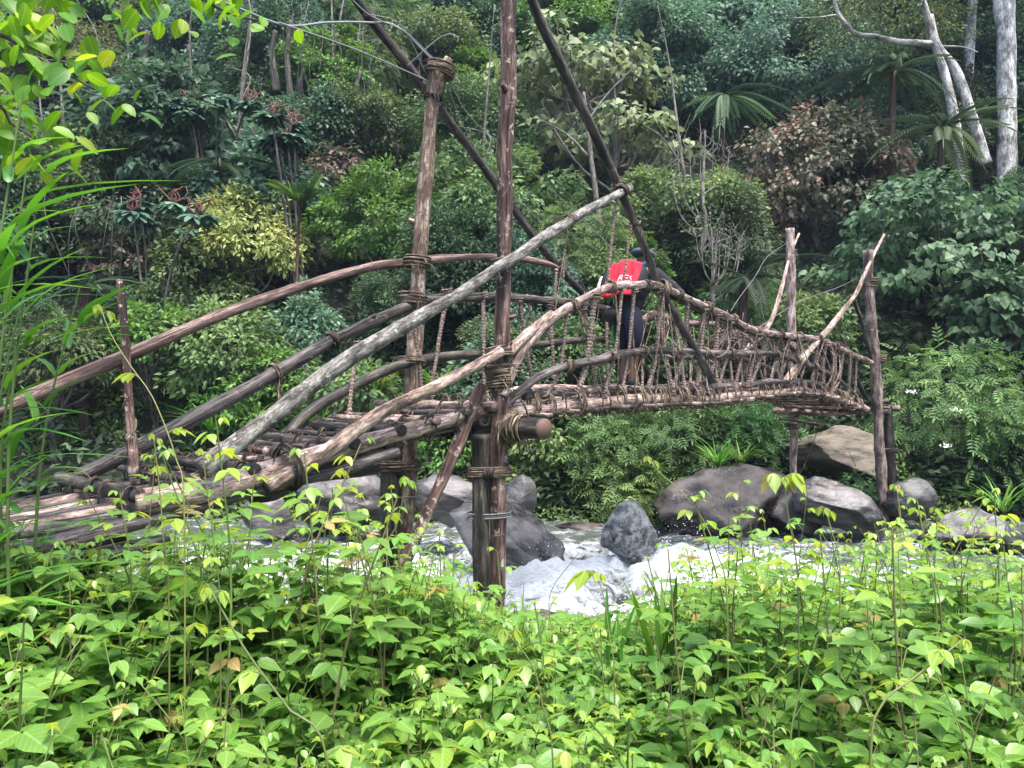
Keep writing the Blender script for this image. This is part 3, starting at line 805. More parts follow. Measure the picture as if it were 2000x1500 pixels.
# dark cross braces that rise over the approach
br1 = pole("brace", [B(660, -45, 1.14), B(730, 45, 1.14), B(825, 165, 1.14), B(920, 295, 1.14), B(985, 378, 1.14), B(1090, 522, 1.12), B(1190, 628, 1.1), B(1278, 752, 1.08)], .038, .040, M_BRACE, wob=.014, label="dark slanting brace on the far side")
br2 = pole("brace", [B(1022, -45, .02), B(1060, 50, .02), B(1115, 165, .02), B(1188, 320, .02), B(1222, 400, .02), B(1290, 562, .02), B(1345, 660, .02), B(1392, 748, .02)], .042, .040, M_BRACE, wob=.016, label="dark slanting brace on the near side")
lash(br2, B(1212, 372, .0), .05, .06, 5, .008, (0.3, .3, .9), M_VINE, ends=2)
lash(br2, B(1292, 562, .0), .060, .10, 7, .010, (.6, .6, -.3), M_VINE, ends=4)
lash(br1, B(1092, 524, 1.1), .05, .10, 7, .009, (.5, .5, -.6), M_VINE, ends=3)
lash(br2, B(1240, 437, .02), .045, .03, 3, .007, (0.3, .3, -.9), M_VINE, ends=1)

# --- far posts
fr_post = post("post", B(1694, 488, -.02), B(1733, 1120, -.02), .072, .070, M_RAIL, B(1708, 700, -.02), label="right post at the far end of the bridge", n=90)
fr_short = post("post", B(1736, 790, -.08), B(1750, 1110, -.08), .065, .065, M_POST_DARK, label="short post tied to the far right post")
fl_post = post("post", B(1543, 446, 1.02), B(1551, 1075, 1.02), .050, .075, M_RAIL, B(1547, 700, 1.02), label="left post at the far end of the bridge", n=90)
pole("crosspiece", [B(1510, 803, 1.1), B(1620, 806, .5), B(1756, 797, -.18)], .055, .04, M_RAIL)
pole("crosspiece", [B(1521, 817, 1.15), B(1560, 822, .9), B(1600, 830, .7)], .030, .02, M_POST_DARK)
pole("crosspiece", [B(1660, 785, .3), B(1735, 784, -.1)], .035, .03, M_POST_DARK)
for p, q, r_, tn in ((fr_post, B(1715, 700, -.02), .085, 6), (fr_post, B(1720, 800, -.02), .095, 8), (fr_post, B(1701, 552, -.02), .078, 5), (fl_post, B(1546, 495, 1.02), .058, 5), (fl_post, B(1547, 806, 1.02), .075, 5), (fl_post, B(1547, 832, 1.02), .075, 3)):
    lash(p, q, r_, .10, tn, .011, (0, 0, 1), M_VINE_DARK if q[2] < EYE - .4 else M_VINE, ends=3)
twin_lash(fr_post, B(1731, 879, -.05), .15, .10, .07, 6, .011, M_VINE_DARK)
pole("brace", [B(1530, 752, .06), B(1575, 690, .02), B(1620, 640, 0), B(1668, 578, 0), B(1697, 520, -.06), B(1726, 458, -.06)], .050, .022, M_LIGHTLOG, label="pale far-end brace crossing the right post")
pole("brace", [B(1440, 700, .98), B(1500, 635, 1), B(1525, 570, 1), B(1545, 492, 1.04), B(1560, 455, 1.06)], .05, .016, M_LIGHTLOG, label="thin pale brace tied to the far left post")
pole("brace", [B(1668, 585, .02), B(1688, 640, 0), B(1703, 700, -.04)], .026, .022, M_BRACE)

# --- rails of the span
n_top = [B(982, 775, -.02), B(1005, 715, .0), B(1035, 665, .0), B(1085, 618, .0), B(1130, 588, .0), B(1188, 561, .0), B(1240, 557, .0), B(1290, 561, .0), B(1360, 590, 0), B(1420, 618, .0), B(1480, 648, .0), B(1540, 655, .0), B(1600, 662, 0), B(1650, 685, 0), B(1708, 712, 0)]
rn1 = pole("span_rail", n_top, .040, .036, M_RAIL, label="near top rail of the span")
pole("span_rail", [B(990, 690, .0), B(1030, 652, .0), B(1078, 614, .02)], .045, .040, M_LIGHTLOG)
n_mid = [B(975, 795, .05), B(1010, 770, .04), B(1050, 738, .03), B(1110, 715, .03), B(1170, 702, .03), B(1200, 693, .03), B(1300, 684, .03), B(1400, 690, .03), B(1500, 690, .03), B(1560, 705, .04), B(1620, 730, .05), B(1660, 762, .06), B(1685, 792, .06)]
rn2 = pole("span_rail", n_mid, .038, .034, M_WEATHER, label="near lower rail of the span")
f_top = [B(1165, 601, 1), B(1250, 625, .98), B(1275, 614, .97), B(1330, 630, .97), B(1400, 634, .97), B(1455, 640, .97), B(1510, 652, .97), B(1560, 690, .97), B(1600, 735, .95)]
rf1 = pole("span_rail", f_top, .040, .034, M_RED, label="far top rail of the span")
f_mid = [B(1180, 664, 1), B(1260, 690, .97), B(1330, 698, .95), B(1420, 700, .95), B(1490, 712, .95), B(1560, 760, .93)]
rf2 = pole("span_rail", f_mid, .032, .028, M_WEATHER, label="far lower rail of the span")
pole("span_rail", [B(985, 578, 1.03), B(1060, 582, 1.03), B(1120, 588, 1.03), B(1200, 603, 1.0)], .020, .016, M_RED)
pole("span_rail", [B(1290, 566, 0.06), B(1400, 625, .05), B(1500, 655, .05), B(1600, 672, .05), B(1680, 705, .04)], .030, .022, M_BRACE)
pole("span_rail", [B(1600, 665, .3), B(1660, 720, .2), B(1697, 790, .12)], .045, .04, M_BRACE)

# --- floor of the span
for s_, dz, r_, mat in ((.06, -.02, .055, M_LIGHTLOG), (.20, -.01, .040, M_RAIL), (.34, -.015, .042, M_WEATHER), (.48, -.01, .042, M_WEATHER), (.62, -.015, .040, M_RAIL), (.76, -.01, .042, M_WEATHER), (.90, -.02, .050, M_RAIL)):
    ts = np.linspace(-.05 + RNG.uniform(0, .15), 7.5, 14)
    pole("floor_pole", [Wp(t, s_ + RNG.normal(0, .012), zdeck(t) + dz - .03 + RNG.normal(0, .008)) for t in ts], r_, r_ * .85, mat, sides=10, rough=.09)
for s_, a, bnd, mat in ((.07, .3, 1.1, M_WEATHER), (.10, .7, 2.1, M_RAIL), (.05, 2.0, 3.6, M_WEATHER), (.09, 3.2, 5.4, M_RAIL), (.03, 4.0, 6.0, M_WEATHER), (.92, 1.0, 3.4, M_RAIL), (.94, 3.0, 5.6, M_WEATHER)):
    ts = np.linspace(a, bnd, 5)
    pole("floor_pole", [Wp(t, s_ + RNG.normal(0, .01), zdeck(t) + .065 + RNG.normal(0, .012)) for t in ts], .034, .028, mat, sides=9, rough=.1)
for t in np.arange(.3, 7.4, .115):
    t += RNG.normal(0, .02)
    o = pole("floor_stick", [Wp(t + RNG.normal(0, .03), -.03 - RNG.uniform(0, .08), zdeck(t) - .09), Wp(t, .5, zdeck(t) - .095), Wp(t + RNG.normal(0, .03), 1.0, zdeck(t) - .09)], .016 + RNG.uniform(0, .01), .014, M_VINE_DARK if RNG.random() < .5 else M_RAIL, n=9, sides=6)
for t in np.arange(.25, 7.3, .16):
    t += RNG.normal(0, .03)
    for c_, u_, h_, tn in ((Wp(t, .06, zdeck(t) - .03), unit(NV + .4 * RNG.normal(size=3) * [1, 1, 0]) * .07, .105, int(RNG.integers(1, 4))), (Wp(t, .90, zdeck(t) - .03), NV * .065, .095, 2)):
        mb = MB(); coil(mb, c_, u_, np.array([0, 0, h_]), DV * RNG.uniform(.03, .10), tn, .008)
        obj("vine_binding", mb, M_VINE, bridge)
mbw = MB()
for k in range(90):
    t = RNG.uniform(.6, 7.3); s_ = RNG.uniform(-.03, .95)
    p = Wp(t, s_, zdeck(t) - .11)
    mbw.tube(spline([p, p + [RNG.normal(0, .04), RNG.normal(0, .04), -.05], p + [RNG.normal(0, .07), RNG.normal(0, .07), -RNG.uniform(.04, .18)]], 5), .004, 4)
obj("loose_vine_ends", mbw, M_VINE, bridge)["kind"] = "stuff"

# --- hangers between rail and floor, each a stick wound with vine
def along(pl, t):
    """height on a rail polyline at distance t along the bridge, and its offset across"""
    tt = [float(np.dot(np.asarray(q) - NP0, DV)) for q in pl]
    zz = [q[2] for q in pl]
    o = np.argsort(tt)
    return float(np.interp(t, np.array(tt)[o], np.array(zz)[o]))
def hanger(p0, p1, r, mid=None, thin=False):
    pts = [p0] + ([mid] if mid is not None else []) + [p1]
    L = np.linalg.norm(np.diff(np.asarray(pts), axis=0), axis=1).sum()
    n = max(12, int(L / .010))
    q = spline(pts, n)
    k = np.arange(n)
    rr = r * (1 + .24 * np.where(k % 3 == 0, -1, .5)) * (1 + .28 * fbm(np.stack([k * .06, k * 0 + RNG.uniform(0, 90), k * 0], 1), 2, 9))
    rr *= 1 + .45 * (np.exp(-(np.linspace(0, 1, n) / .07) ** 2) + np.exp(-((1 - np.linspace(0, 1, n)) / .08) ** 2))
    q = q + np.stack([.006 * fbm(np.stack([k * .05, k * 0 + s, k * 0], 1), 2, 3) for s in RNG.uniform(0, 50, 3)], 1)
    mb = MB(); mb.tube(q, rr, 8, True, float(RNG.uniform(0, 40)), .06)
    if not thin:
        for e in (p0, p1):
            a = unit(np.asarray(p1) - p0)
            coil(mb, np.asarray(e, float), DV * (r * 1.9), NV * (r * 2.0), np.array([0, 0, .07]), 3, .006)
    obj("hanger", mb, M_HANGER, bridge)
for t in [.12, .74, 1.11, 1.515, 1.717, 2.13, 2.62, 2.95, 3.2, 3.5, 3.8, 4.1, 4.35, 4.65, 4.9, 5.2, 5.45, 5.75, 6.0, 6.3, 6.55, 6.8, 7.05]:
    j = RNG.normal(0, .05)
    zt, zm = along(n_top, t), along(n_mid, min(t + j, 7))
    top = Wp(t, 0.0, zt - .02); m = Wp(t + j, .04, zm); bot = Wp(t + j + RNG.normal(-.12, .10), .06, zdeck(t) + .03)
    hanger(top, bot, RNG.uniform(.013, .026) if not 1.4 < t < 1.8 else .014, m)
for t in [-.62, -.05, .35, .8, 1.3, 1.75, 2.3, 2.7, 3.05, 3.4, 3.75, 4.1, 4.45, 4.75, 5.05, 5.35, 5.7, 6.05, 6.4, 6.7]:
    if t < 1.0:
        zt = {-.62: B(655, 668, 1)[2], -.05: B(858, 588, 1)[2], .35: B(1000, 582, 1)[2], .8: B(1083, 590, 1)[2]}[t]
    else:
        zt = along(f_top, t)
    hanger(Wp(t, .98, zt - .02), Wp(t + RNG.normal(0, .12), .93, zdeck(t) + .03), RNG.uniform(.012, .022))
hanger(B(537, 735, 1), B(548, 790, .98), .012, thin=True)
# vines hung from the braces
for a, bb, s_, r_ in (((1203, 385), (1186, 560), .02, .014), ((1232, 440), (1216, 560), .02, .012), ((1108, 430), (1100, 545), -.04, .007), ((1087, 525), (1083, 605), 1.0, .014), ((1112, 430), (1084, 605), .3, .005)):
    hanger(B(*a, s_), B(*bb, s_), r_, thin=True)
for k, (pl, par) in enumerate(((n_top, rn1), (n_mid, rn2), (f_top, rf1))):
    for t in np.arange(.8 if k < 2 else 2.4, 6.8, .55):
        z = along(pl, t)
        lash(par, Wp(t, (0, .03, .97)[k], z), .040, .06, 4, .008, DV, M_VINE if RNG.random() < .6 else M_VINE_DARK, ends=2)
for k in range(76):                                       # thin vines tangled through the sides
    t = RNG.uniform(1.0, 7.0) if k % 4 else RNG.uniform(3, 7); near = k % 5 < 3
    hi, lo, s_ = (n_top, n_mid, .02) if near else (f_top, f_mid, .96)
    z1 = along(hi, max(t, 1.9 if not near else t)) + RNG.normal(0, .03); t2 = t + RNG.normal(0, .28); z2 = zdeck(t2) + RNG.uniform(-.1, .12) if RNG.random() < .6 else along(lo, max(t2, 1.9)) + RNG.normal(0, .05)
    p, q = Wp(t, s_ + RNG.normal(0, .04), z1), Wp(t2, s_ + RNG.normal(0, .05), z2)
    mb = MB(); mb.tube(spline([p + [0, 0, RNG.uniform(0, .05)], p, (p + q) / 2 + RNG.normal(0, .05, 3), q, q + RNG.normal(0, .05, 3) + [0, 0, -.05]], 14), RNG.uniform(.004, .010), 5, True, float(k))
    obj("side_vine", mb, M_HANGER if k % 3 else M_VINE, bridge)
# bundle of brushwood tied to the far rail
mb = MB()
for k in range(46):
    c = B(RNG.uniform(1395, 1480), RNG.uniform(640, 668), .9 + RNG.normal(0, .05)); d = unit(RNG.normal(size=3) * [1, .6, .5]) * RNG.uniform(.1, .28)
    mb.tube(spline([c - d, c + RNG.normal(0, .03, 3), c + d], 6), RNG.uniform(.004, .011), 5)
obj("brushwood", mb, M_HANGER, bridge)

# ------------------------------------------------------------------ the person on the bridge
def skinned(verts, edges, radii, sub=2):
    me = bpy.data.meshes.new("skin")
    me.from_pydata([tuple(v) for v in verts], edges, [])
    o = bpy.data.objects.new("skin", me); COL.objects.link(o)
    sk = o.modifiers.new("Skin", 'SKIN'); sk.use_smooth_shade = True
    for k, r in enumerate(radii):
        sv = me.skin_vertices[0].data[k]
        sv.radius = (r, r) if np.isscalar(r) else r
        sv.use_root = (k == 0)
    ss = o.modifiers.new("Sub", 'SUBSURF'); ss.levels = sub; ss.render_levels = sub
    dg = bpy.context.evaluated_depsgraph_get()
    out = bpy.data.meshes.new_from_object(o.evaluated_get(dg))
    bpy.data.objects.remove(o)
    for p in out.polygons: p.use_smooth = True
    return out
M_SKIN = plain_mat("dark_brown_skin", (0.12, 0.062, 0.042), 0.5, 0.15, 12)
M_SHIRT = plain_mat("black_cloth", (0.014, 0.014, 0.018), 0.85, 0.4, 25)
M_SHORTS = plain_mat("navy_cloth", (0.007, 0.010, 0.026), 0.85, 0.35, 18)
M_CAP = plain_mat("blue_grey_cloth", (0.060, 0.070, 0.105), 0.8, 0.35, 22)
M_SHOE = plain_mat("shoe_cloth", (0.018, 0.02, 0.028), 0.7, 0.3, 30)
M_PACK = plain_mat("pack_nylon", (0.012, 0.013, 0.016), 0.55, 0.4, 16)
M_REDCLOTH = plain_mat("red_cloth", (0.78, 0.030, 0.055), 0.75, 0.12, 9, 0.2, 0.3)
M_WHITE = plain_mat("white_print", (0.75, 0.60, 0.64), 0.7, 0.05)
M_GREENCLOTH = plain_mat("green_cloth", (0.03, 0.32, 0.06), 0.7, 0.2)
M_BLUECLOTH = plain_mat("blue_cloth", (0.03, 0.11, 0.22), 0.7, 0.2)
tp = 2.30
PB = Wp(tp + .02, .42, zdeck(tp) + .035)
RV = -NV                                                # the walker's right
def body(f, r, u): return np.array(PB) + DV * f + RV * r + np.array([0, 0, u])
person = thing("person", tuple(PB), "walker bent forward on the footbridge in navy shorts and a dark cap", "person")
J = dict(hip=(-.08, 0, .80), waist=(-.01, 0, .95), chest=(.11, 0, 1.12), sho=(.15, 0, 1.24), neck=(.18, 0, 1.31), head0=(.205, 0, 1.38), head1=(.22, 0, 1.46),
         lh=(-.08, -.08, .78), lk=(.02, -.085, .44), la=(-.05, -.09, .09), lt=(.09, -.10, .035),
         rh=(-.08, .08, .78), rk=(-.05, .085, .44), ra=(-.14, .09, .09), rt=(.0, .10, .035),
         ls=(.15, -.19, 1.21), le=(.33, -.33, .98), lw=(.46, -.42, .80), lp=(.50, -.44, .75),
         rs=(.15, .19, 1.21), re=(.30, .36, 1.02), rw=(.42, .43, .92), rp=(.47, .44, .90))
nm = list(J); ix = {k: i for i, k in enumerate(nm)}
verts = [body(*J[k]) for k in nm]
E = [("hip", "waist"), ("waist", "chest"), ("chest", "sho"), ("sho", "neck"), ("neck", "head0"), ("head0", "head1"), ("hip", "lh"), ("lh", "lk"), ("lk", "la"), ("la", "lt"), ("hip", "rh"), ("rh", "rk"), ("rk", "ra"), ("ra", "rt"),
     ("sho", "ls"), ("ls", "le"), ("le", "lw"), ("lw", "lp"), ("sho", "rs"), ("rs", "re"), ("re", "rw"), ("rw", "rp")]
E = [(ix[a], ix[b_]) for a, b_ in E]
R = dict(hip=.095, waist=.092, chest=.115, sho=.10, neck=.052, head0=.085, head1=.085, lh=.068, lk=.055, la=.038, lt=.03, rh=.068, rk=.055, ra=.038, rt=.03, ls=.055, le=.040, lw=.028, lp=.030, rs=.055, re=.040, rw=.028, rp=.030)
rad = [R[k] for k in nm]
for side, sg in (("l", -1), ("r", 1)):                   # fingers curl over the rail
    p = np.array(J[side + "p"])
    for k in range(5):
        o = np.array([.02 * (k - 1.5), sg * .01, .004 if k < 4 else -.015]) if k < 4 else np.array([-.03, -sg * .02, .01])
        a = p + o + [.028, sg * .02, .012]; b2 = p + o + [.040, sg * .045, -.004]; c2 = p + o + [.036, sg * .050, -.026]
        i0 = len(verts)
        verts += [body(*a), body(*b2), body(*c2)]; rad += [.009, .008, .0075]
        E += [(ix[side + "p"], i0), (i0, i0 + 1), (i0 + 1, i0 + 2)]
me = skinned(verts, E, rad)
me.transform(__import__("mathutils").Matrix.Translation(-Vector(PB)))
mesh_obj("body", me, M_SKIN, person)
def garment(name, keys, edges, radii, mat, parent=person):
    vs = [body(*J[k]) if isinstance(k, str) else body(*k) for k in keys]
    m_ = skinned(vs, edges, radii)
    m_.transform(__import__("mathutils").Matrix.Translation(-Vector(ORIGIN[parent.name])))
    return mesh_obj(name, m_, mat, parent)
garment("shirt", ["hip", "waist", "chest", "sho", "ls", "le", (.40, -.385, .88), "rs", "re", (.36, .40, .965)], [(0, 1), (1, 2), (2, 3), (3, 4), (4, 5), (5, 6), (3, 7), (7, 8), (8, 9)], [.132, .140, .155, .120, .080, .062, .048, .082, .064, .048], M_SHIRT)
garment("shorts", ["waist", "hip", "lh", (-.02, -.085, .58), (.02, -.087, .41), "rh", (-.07, .085, .58), (-.05, .087, .41)], [(0, 1), (1, 2), (2, 3), (3, 4), (1, 5), (5, 6), (6, 7)], [.125, .135, .108, .098, .090, .108, .098, .090], M_SHORTS)
for sg, k, kt in ((-1, "la", "lt"), (1, "ra", "rt")):
    a = np.array(J[k]); t_ = np.array(J[kt])
    garment("shoe", [tuple(a + [0, 0, .06]), tuple(a + [-.01, 0, -.035]), tuple(a + [.07, 0, -.04]), tuple(t_ + [.01, 0, -.0])], [(0, 1), (1, 2), (2, 3)], [.048, .050, .046, .036], M_SHOE)
garment("cap", [(.17, .01, 1.40), (.18, .01, 1.455), (.19, .01, 1.485)], [(0, 1), (1, 2)], [.125, .145, .10], M_CAP)
garment("neck_scarf", [(.14, -.02, 1.31), (.14, .10, 1.32), (.15, .15, 1.34)], [(0, 1), (1, 2)], [.042, .046, .03], M_BLUECLOTH)

pack = thing("backpack", tuple(body(-.08, 0, 1.05)), "black backpack with a bright red cloth over it on the walker's back", "backpack")
garment("bag", [(.10, 0, 1.30), (.02, 0, 1.20), (-.05, 0, 1.05), (-.10, 0, .92)], [(0, 1), (1, 2), (2, 3)], [.15, .20, .205, .17], M_PACK, pack)
garment("side_roll", [(.02, -.25, 1.33), (-.06, -.28, 1.18), (-.12, -.28, 1.00)], [(0, 1), (1, 2)], [.055, .065, .06], M_PACK, pack)
garment("white_bottle", [(-.06, -.335, 1.22), (-.12, -.345, 1.08)], [(0, 1)], [.028, .028], M_WHITE, pack)
# red cloth: a bent sheet hugging the bag, with print
def cloth_pt(a, b_, off=0.0):                            # a across -1..1 (left to right), b 0 top .. 1 bottom
    w = (.19 + .03 * b_)
    f = -.01 - .10 * b_ - .17 * math.sqrt(max(0, 1 - .55 * a * a)) + .016 * math.sin(9 * a + 5 * b_) * (.3 + b_) + .010 * math.sin(16 * a - 7 * b_ + 1) - off
    return body(f, a * w + (.03 - .07 * b_), 1.335 - .36 * b_ - .03 * a * a * (1 - b_) + .01 * math.sin(5 * a))
nu, nv = 21, 17
G = np.array([[cloth_pt(a, b_) for a in np.linspace(-1, 1, nu)] for b_ in np.linspace(0, 1, nv)]).reshape(-1, 3)
ii = (np.arange(nv - 1)[:, None] * nu + np.arange(nu - 1)[None]).reshape(-1)
Fq = np.stack([ii, ii + nu, ii + nu + 1, ii + 1], 1)
mb = MB(); G2 = G + DV * .006
edge = [k for k in range(nu)] + [k * nu + nu - 1 for k in range(1, nv)] + [(nv - 1) * nu + k for k in range(nu - 2, -1, -1)] + [k * nu for k in range(nv - 2, 0, -1)]
N_ = len(G)
mb.add(np.vstack([G, G2]), [Fq, Fq[:, ::-1] + N_, [(edge[k], edge[(k + 1) % len(edge)], edge[(k + 1) % len(edge)] + N_, edge[k] + N_) for k in range(len(edge))]])
cover = obj("red_cloth", mb, M_REDCLOTH, pack)
fc = bpy.data.curves.new("lettering", 'FONT'); fc.body = "RES"; fc.size = .092; fc.align_x = 'CENTER'; fc.extrude = 0.0; fc.offset = 0.0
fo = bpy.data.objects.new("lettering", fc); COL.objects.link(fo)
dg = bpy.context.evaluated_depsgraph_get()
tm = bpy.data.meshes.new_from_object(fo.evaluated_get(dg)); bpy.data.objects.remove(fo)
bm = bmesh.new(); bm.from_mesh(tm)
bmesh.ops.triangulate(bm, faces=bm.faces[:])
bmesh.ops.subdivide_edges(bm, edges=bm.edges[:], cuts=1)
for v in bm.verts:
    a = v.co.x / .21 + .42; b_ = .62 - v.co.y / .36
    v.co = Vector(cloth_pt(a, b_, .004) - ORIGIN[cover.name])
bm.to_mesh(tm); bm.free()
mesh_obj("lettering", tm, M_WHITE, cover)
wb = thing("waist_bag", tuple(body(-.15, -.06, .82)), "round black pouch hanging below the red cloth at the walker's hip", "bag")
garment("pouch", [(-.14, -.14, .86), (-.17, -.12, .79), (-.14, -.10, .72)], [(0, 1), (1, 2)], [.10, .125, .10], M_PACK, wb)
gs = thing("green_cloth", tuple(body(-.06, -.22, .6)), "bright green rag hanging beside the walker's navy shorts", "cloth")
garment("rag", [(-.06, -.20, .70), (-.05, -.21, .58), (-.03, -.18, .47)], [(0, 1), (1, 2)], [.010, .022, .018], M_GREENCLOTH, gs)

# ------------------------------------------------------------------ stake and wires
st = thing("stake", tuple(P(257, 905, 4.75)), "thin dark stake with a creeper round it standing behind the left handrails", "stake")
pole("stake_pole", [P(262, 930, 4.75), P(250, 760, 4.80), P(234, 546, 4.84)], .030, .024, M_POST_RED, parent=st, rough=.12)
mb = MB(); q = []
for k, u in enumerate(np.linspace(0, 1, 60)):
    c = P(262 - 12 * u, 900 - 130 * u, 4.75 + .05 * u); a = u * 12
    q.append(c + np.array([math.cos(a), math.sin(a), 0]) * (.04 + .01 * math.sin(u * 20)))
mb.tube(q, .005, 5)
obj("creeper", mb, M_VINE, st)
def wire(pts, r, label, mat=M_WIRE):
    mb = MB(); mb.tube(spline(pts, 60), r, 5)
    tag(obj("wire", mb, mat), label, "wire", None)
wire([P(330, -40, 4.2), P(470, 18, 5.0), P(560, 50, 5.6), P(640, 44, 6.0), P(720, 44, 6.4), P(775, 52, 6.6), P(845, 118, 6.82)], .009, "pale liana sagging from the top edge of the forest to the forked post")
wire([P(545, 44, 5.4), P(690, 95, 6.1), P(800, 142, 6.7), P(850, 165, 6.8)], .006, "straight grey wire running down to the forked post from the left")
wire([P(660, -30, 6.2), P(720, 28, 6.4), P(790, 62, 6.6), P(850, 118, 6.8)], .006, "wire arching down from the top onto the forked post")
wire([P(722, 28, 6.4), P(775, 42, 6.6), P(805, 85, 6.7), P(832, 145, 6.8)], .004, "thin loose wire bowed beside the forked post")
wire([P(796, 128, 6.75), P(850, 80, 6.8), P(875, 67, 6.8), P(893, 72, 6.8), P(894, 84, 6.8)], .004, "thin wire end curling up above the forked post")
wire([P(703, 45, 6.5), P(702, 65, 6.5), P(698, 75, 6.5), P(705, 82, 6.5)], .004, "short hooked wire end dangling from the pale liana")
wire([P(872, 148, 6.85), P(920, 230, 7.1), P(1000, 300, 7.6), P(1130, 420, 8.6), P(1270, 560, 9.2)], .004, "thin wire slanting from the forked post down to the span")
wire([P(868, 155, 6.85), P(910, 255, 7.1), P(965, 345, 7.4), P(1060, 440, 8.0), P(1160, 590, 8.6)], .004, "second thin wire slanting from the forked post to the walker")
wire([B(1427, 608, .2), B(1445, 580, .3), B(1475, 540, .5), B(1500, 500, .7), B(1545, 470, 1.0)], .003, "pale wire from the near rail up to the far left post")
wire([B(1480, 640, .9), B(1560, 590, .6), B(1640, 560, .3), B(1697, 530, 0)], .004, "thin wire strung between the two far posts")
wire([B(1607, 765, .1), P(1607, 800, 11.0), P(1590, 860, 11.2), P(1558, 940, 11.4)], .006, "thin rope hanging from the far end of the floor to the boulders", M_VINE)
wire([P(1885, 1080, 8.6), P(1912, 1035, 8.8), P(1950, 990, 9.0)], .007, "dry pale grass stalk leaning over the broad right boulder", M_VINE)

# ------------------------------------------------------------------ trees
def crown_leaves(mb, rg, c, r, n, m, cr, L, asp, tpl, flat=.5, up=.55, droop=.35, shell=.55, low=-.5, spread=1.0):
    rx, ry, rz = r
    D = unit(rg.normal(size=(n * 4, 3))); D = D[D[:, 2] > low][:n]
    n = len(D)
    rad = (shell + (1 - shell) * rg.random(n) ** .6) * (1 + .22 * fbm(D * 2.1 + rg.uniform(0, 40), 2, 5) * 2)
    CC = D * rad[:, None] * np.array([rx, ry, rz])
    cs = rg.uniform(.6, 1.3, n) * cr
    off = rg.normal(size=(n, m, 3)); off /= np.maximum(1, np.linalg.norm(off, axis=2, keepdims=True) / 1.9)
    off = off * .6 * cs[:, None, None] * np.array([1, 1, flat])
    off[:, :, 2] -= .25 * (off[:, :, 0] ** 2 + off[:, :, 1] ** 2) / np.maximum(cs[:, None], .05)
    pos = (CC[:, None] + off).reshape(-1, 3)
    outw = unit(CC / np.array([rx, ry, rz]))
    ow = np.repeat(outw, m, 0)
    K = len(pos)
    lo = unit(off.reshape(-1, 3) + 1e-6)
    nrm = unit(np.array([0, 0, 1.0]) * up + ow * (1 - up) * .8 + rg.normal(0, .32, (K, 3)))
    d = unit(lo * .7 + ow * .5 + rg.normal(0, .45, (K, 3)) - np.array([0, 0, droop]))
    cv = np.repeat(rg.uniform(0, 1, n), m)
    rnd = np.clip(.45 * cv + .55 * rg.uniform(0, 1, K), 0, 1)
    size = L * rg.uniform(.65, 1.25, K)
    mb.leaves(pos + c, d, nrm, size, size * asp, rnd, tpl)
    return CC + c

def trunk_mesh(rg, h, r, ends, bend=.25, sides=9, limbs=9, base=-.6):
    mb = MB()
    b1 = rg.normal(0, bend, 2); b2 = rg.normal(0, bend, 2)
    path = spline([(0, 0, base), (b1[0] * .5, b1[1] * .5, h * .35), (b2[0], b2[1], h * .7), (b2[0] * .6, b2[1] * .6, h)], 26)
    mb.tube(path, np.linspace(r, r * .35, 26), sides, True, float(rg.uniform(0, 30)), .05)
    sel = rg.permutation(len(ends))[:limbs]
    for k in sel:
        e = ends[k]
        i = int(np.clip(rg.uniform(.35, .9) * 25, 2, 24))
        s = path[i]
        m_ = (s + e) / 2 + [0, 0, -.12 * np.linalg.norm(e - s)] + rg.normal(0, .05, 3)
        mb.tube(spline([s, m_, e], 9), np.linspace(r * .38, r * .10, 9), 6, False, float(rg.uniform(0, 30)))
        for q in range(2):
            e2 = e + rg.normal(0, .25, 3)
            mb.tube(spline([m_, (m_ + e2) / 2 + rg.normal(0, .06, 3), e2], 5), np.linspace(r * .15, r * .05, 5), 4, False)
    return mb

KINDS = {
    # leaf mat, template, leaf length, aspect, clumps, density, clump radius (of crown), flat, droop, low
    "fine":   (M_F_DARK, T_TRI, .12, .50, 48, 1.9, .27, .62, .3, -.75),
    "mid":    (M_F_MID, T_TRI, .125, .50, 44, 1.9, .27, .58, .3, -.75),
    "blue":   (M_F_BLUE, T_DIAMOND, .145, .55, 42, 1.7, .27, .55, .4, -.75),
    "olive":  (M_F_OLIVE, T_TRI, .13, .42, 46, 1.5, .26, .55, .4, -.75),
    "lime":   (M_F_LIME, T_TRI, .12, .50, 62, 1.8, .23, .40, .2, -.6),
    "yellow": (M_F_YELLOW, T_TRI, .14, .40, 60, 1.5, .21, .9, .3, -.6),
    "heart":  (M_F_HEART, T_HEART, .165, .85, 85, 1.5, .22, .26, .7, -.8),
    "rust":   (M_F_RUST, T_HEART, .125, .75, 80, 1.35, .21, .6, .6, -.8),
    "pale":   (M_F_PALE, T_HEART, .25, .85, 30, .66, .24, .35, .7, -.1),
    "elder":  (M_F_ELDER, T_PINNATE, .27, .9, 60, 1.7, .23, .5, .45, -.7),
    "pinnate": (M_F_MID, T_PINNATE, .30, .8, 48, 1.5, .27, .35, .4, -.6),
}
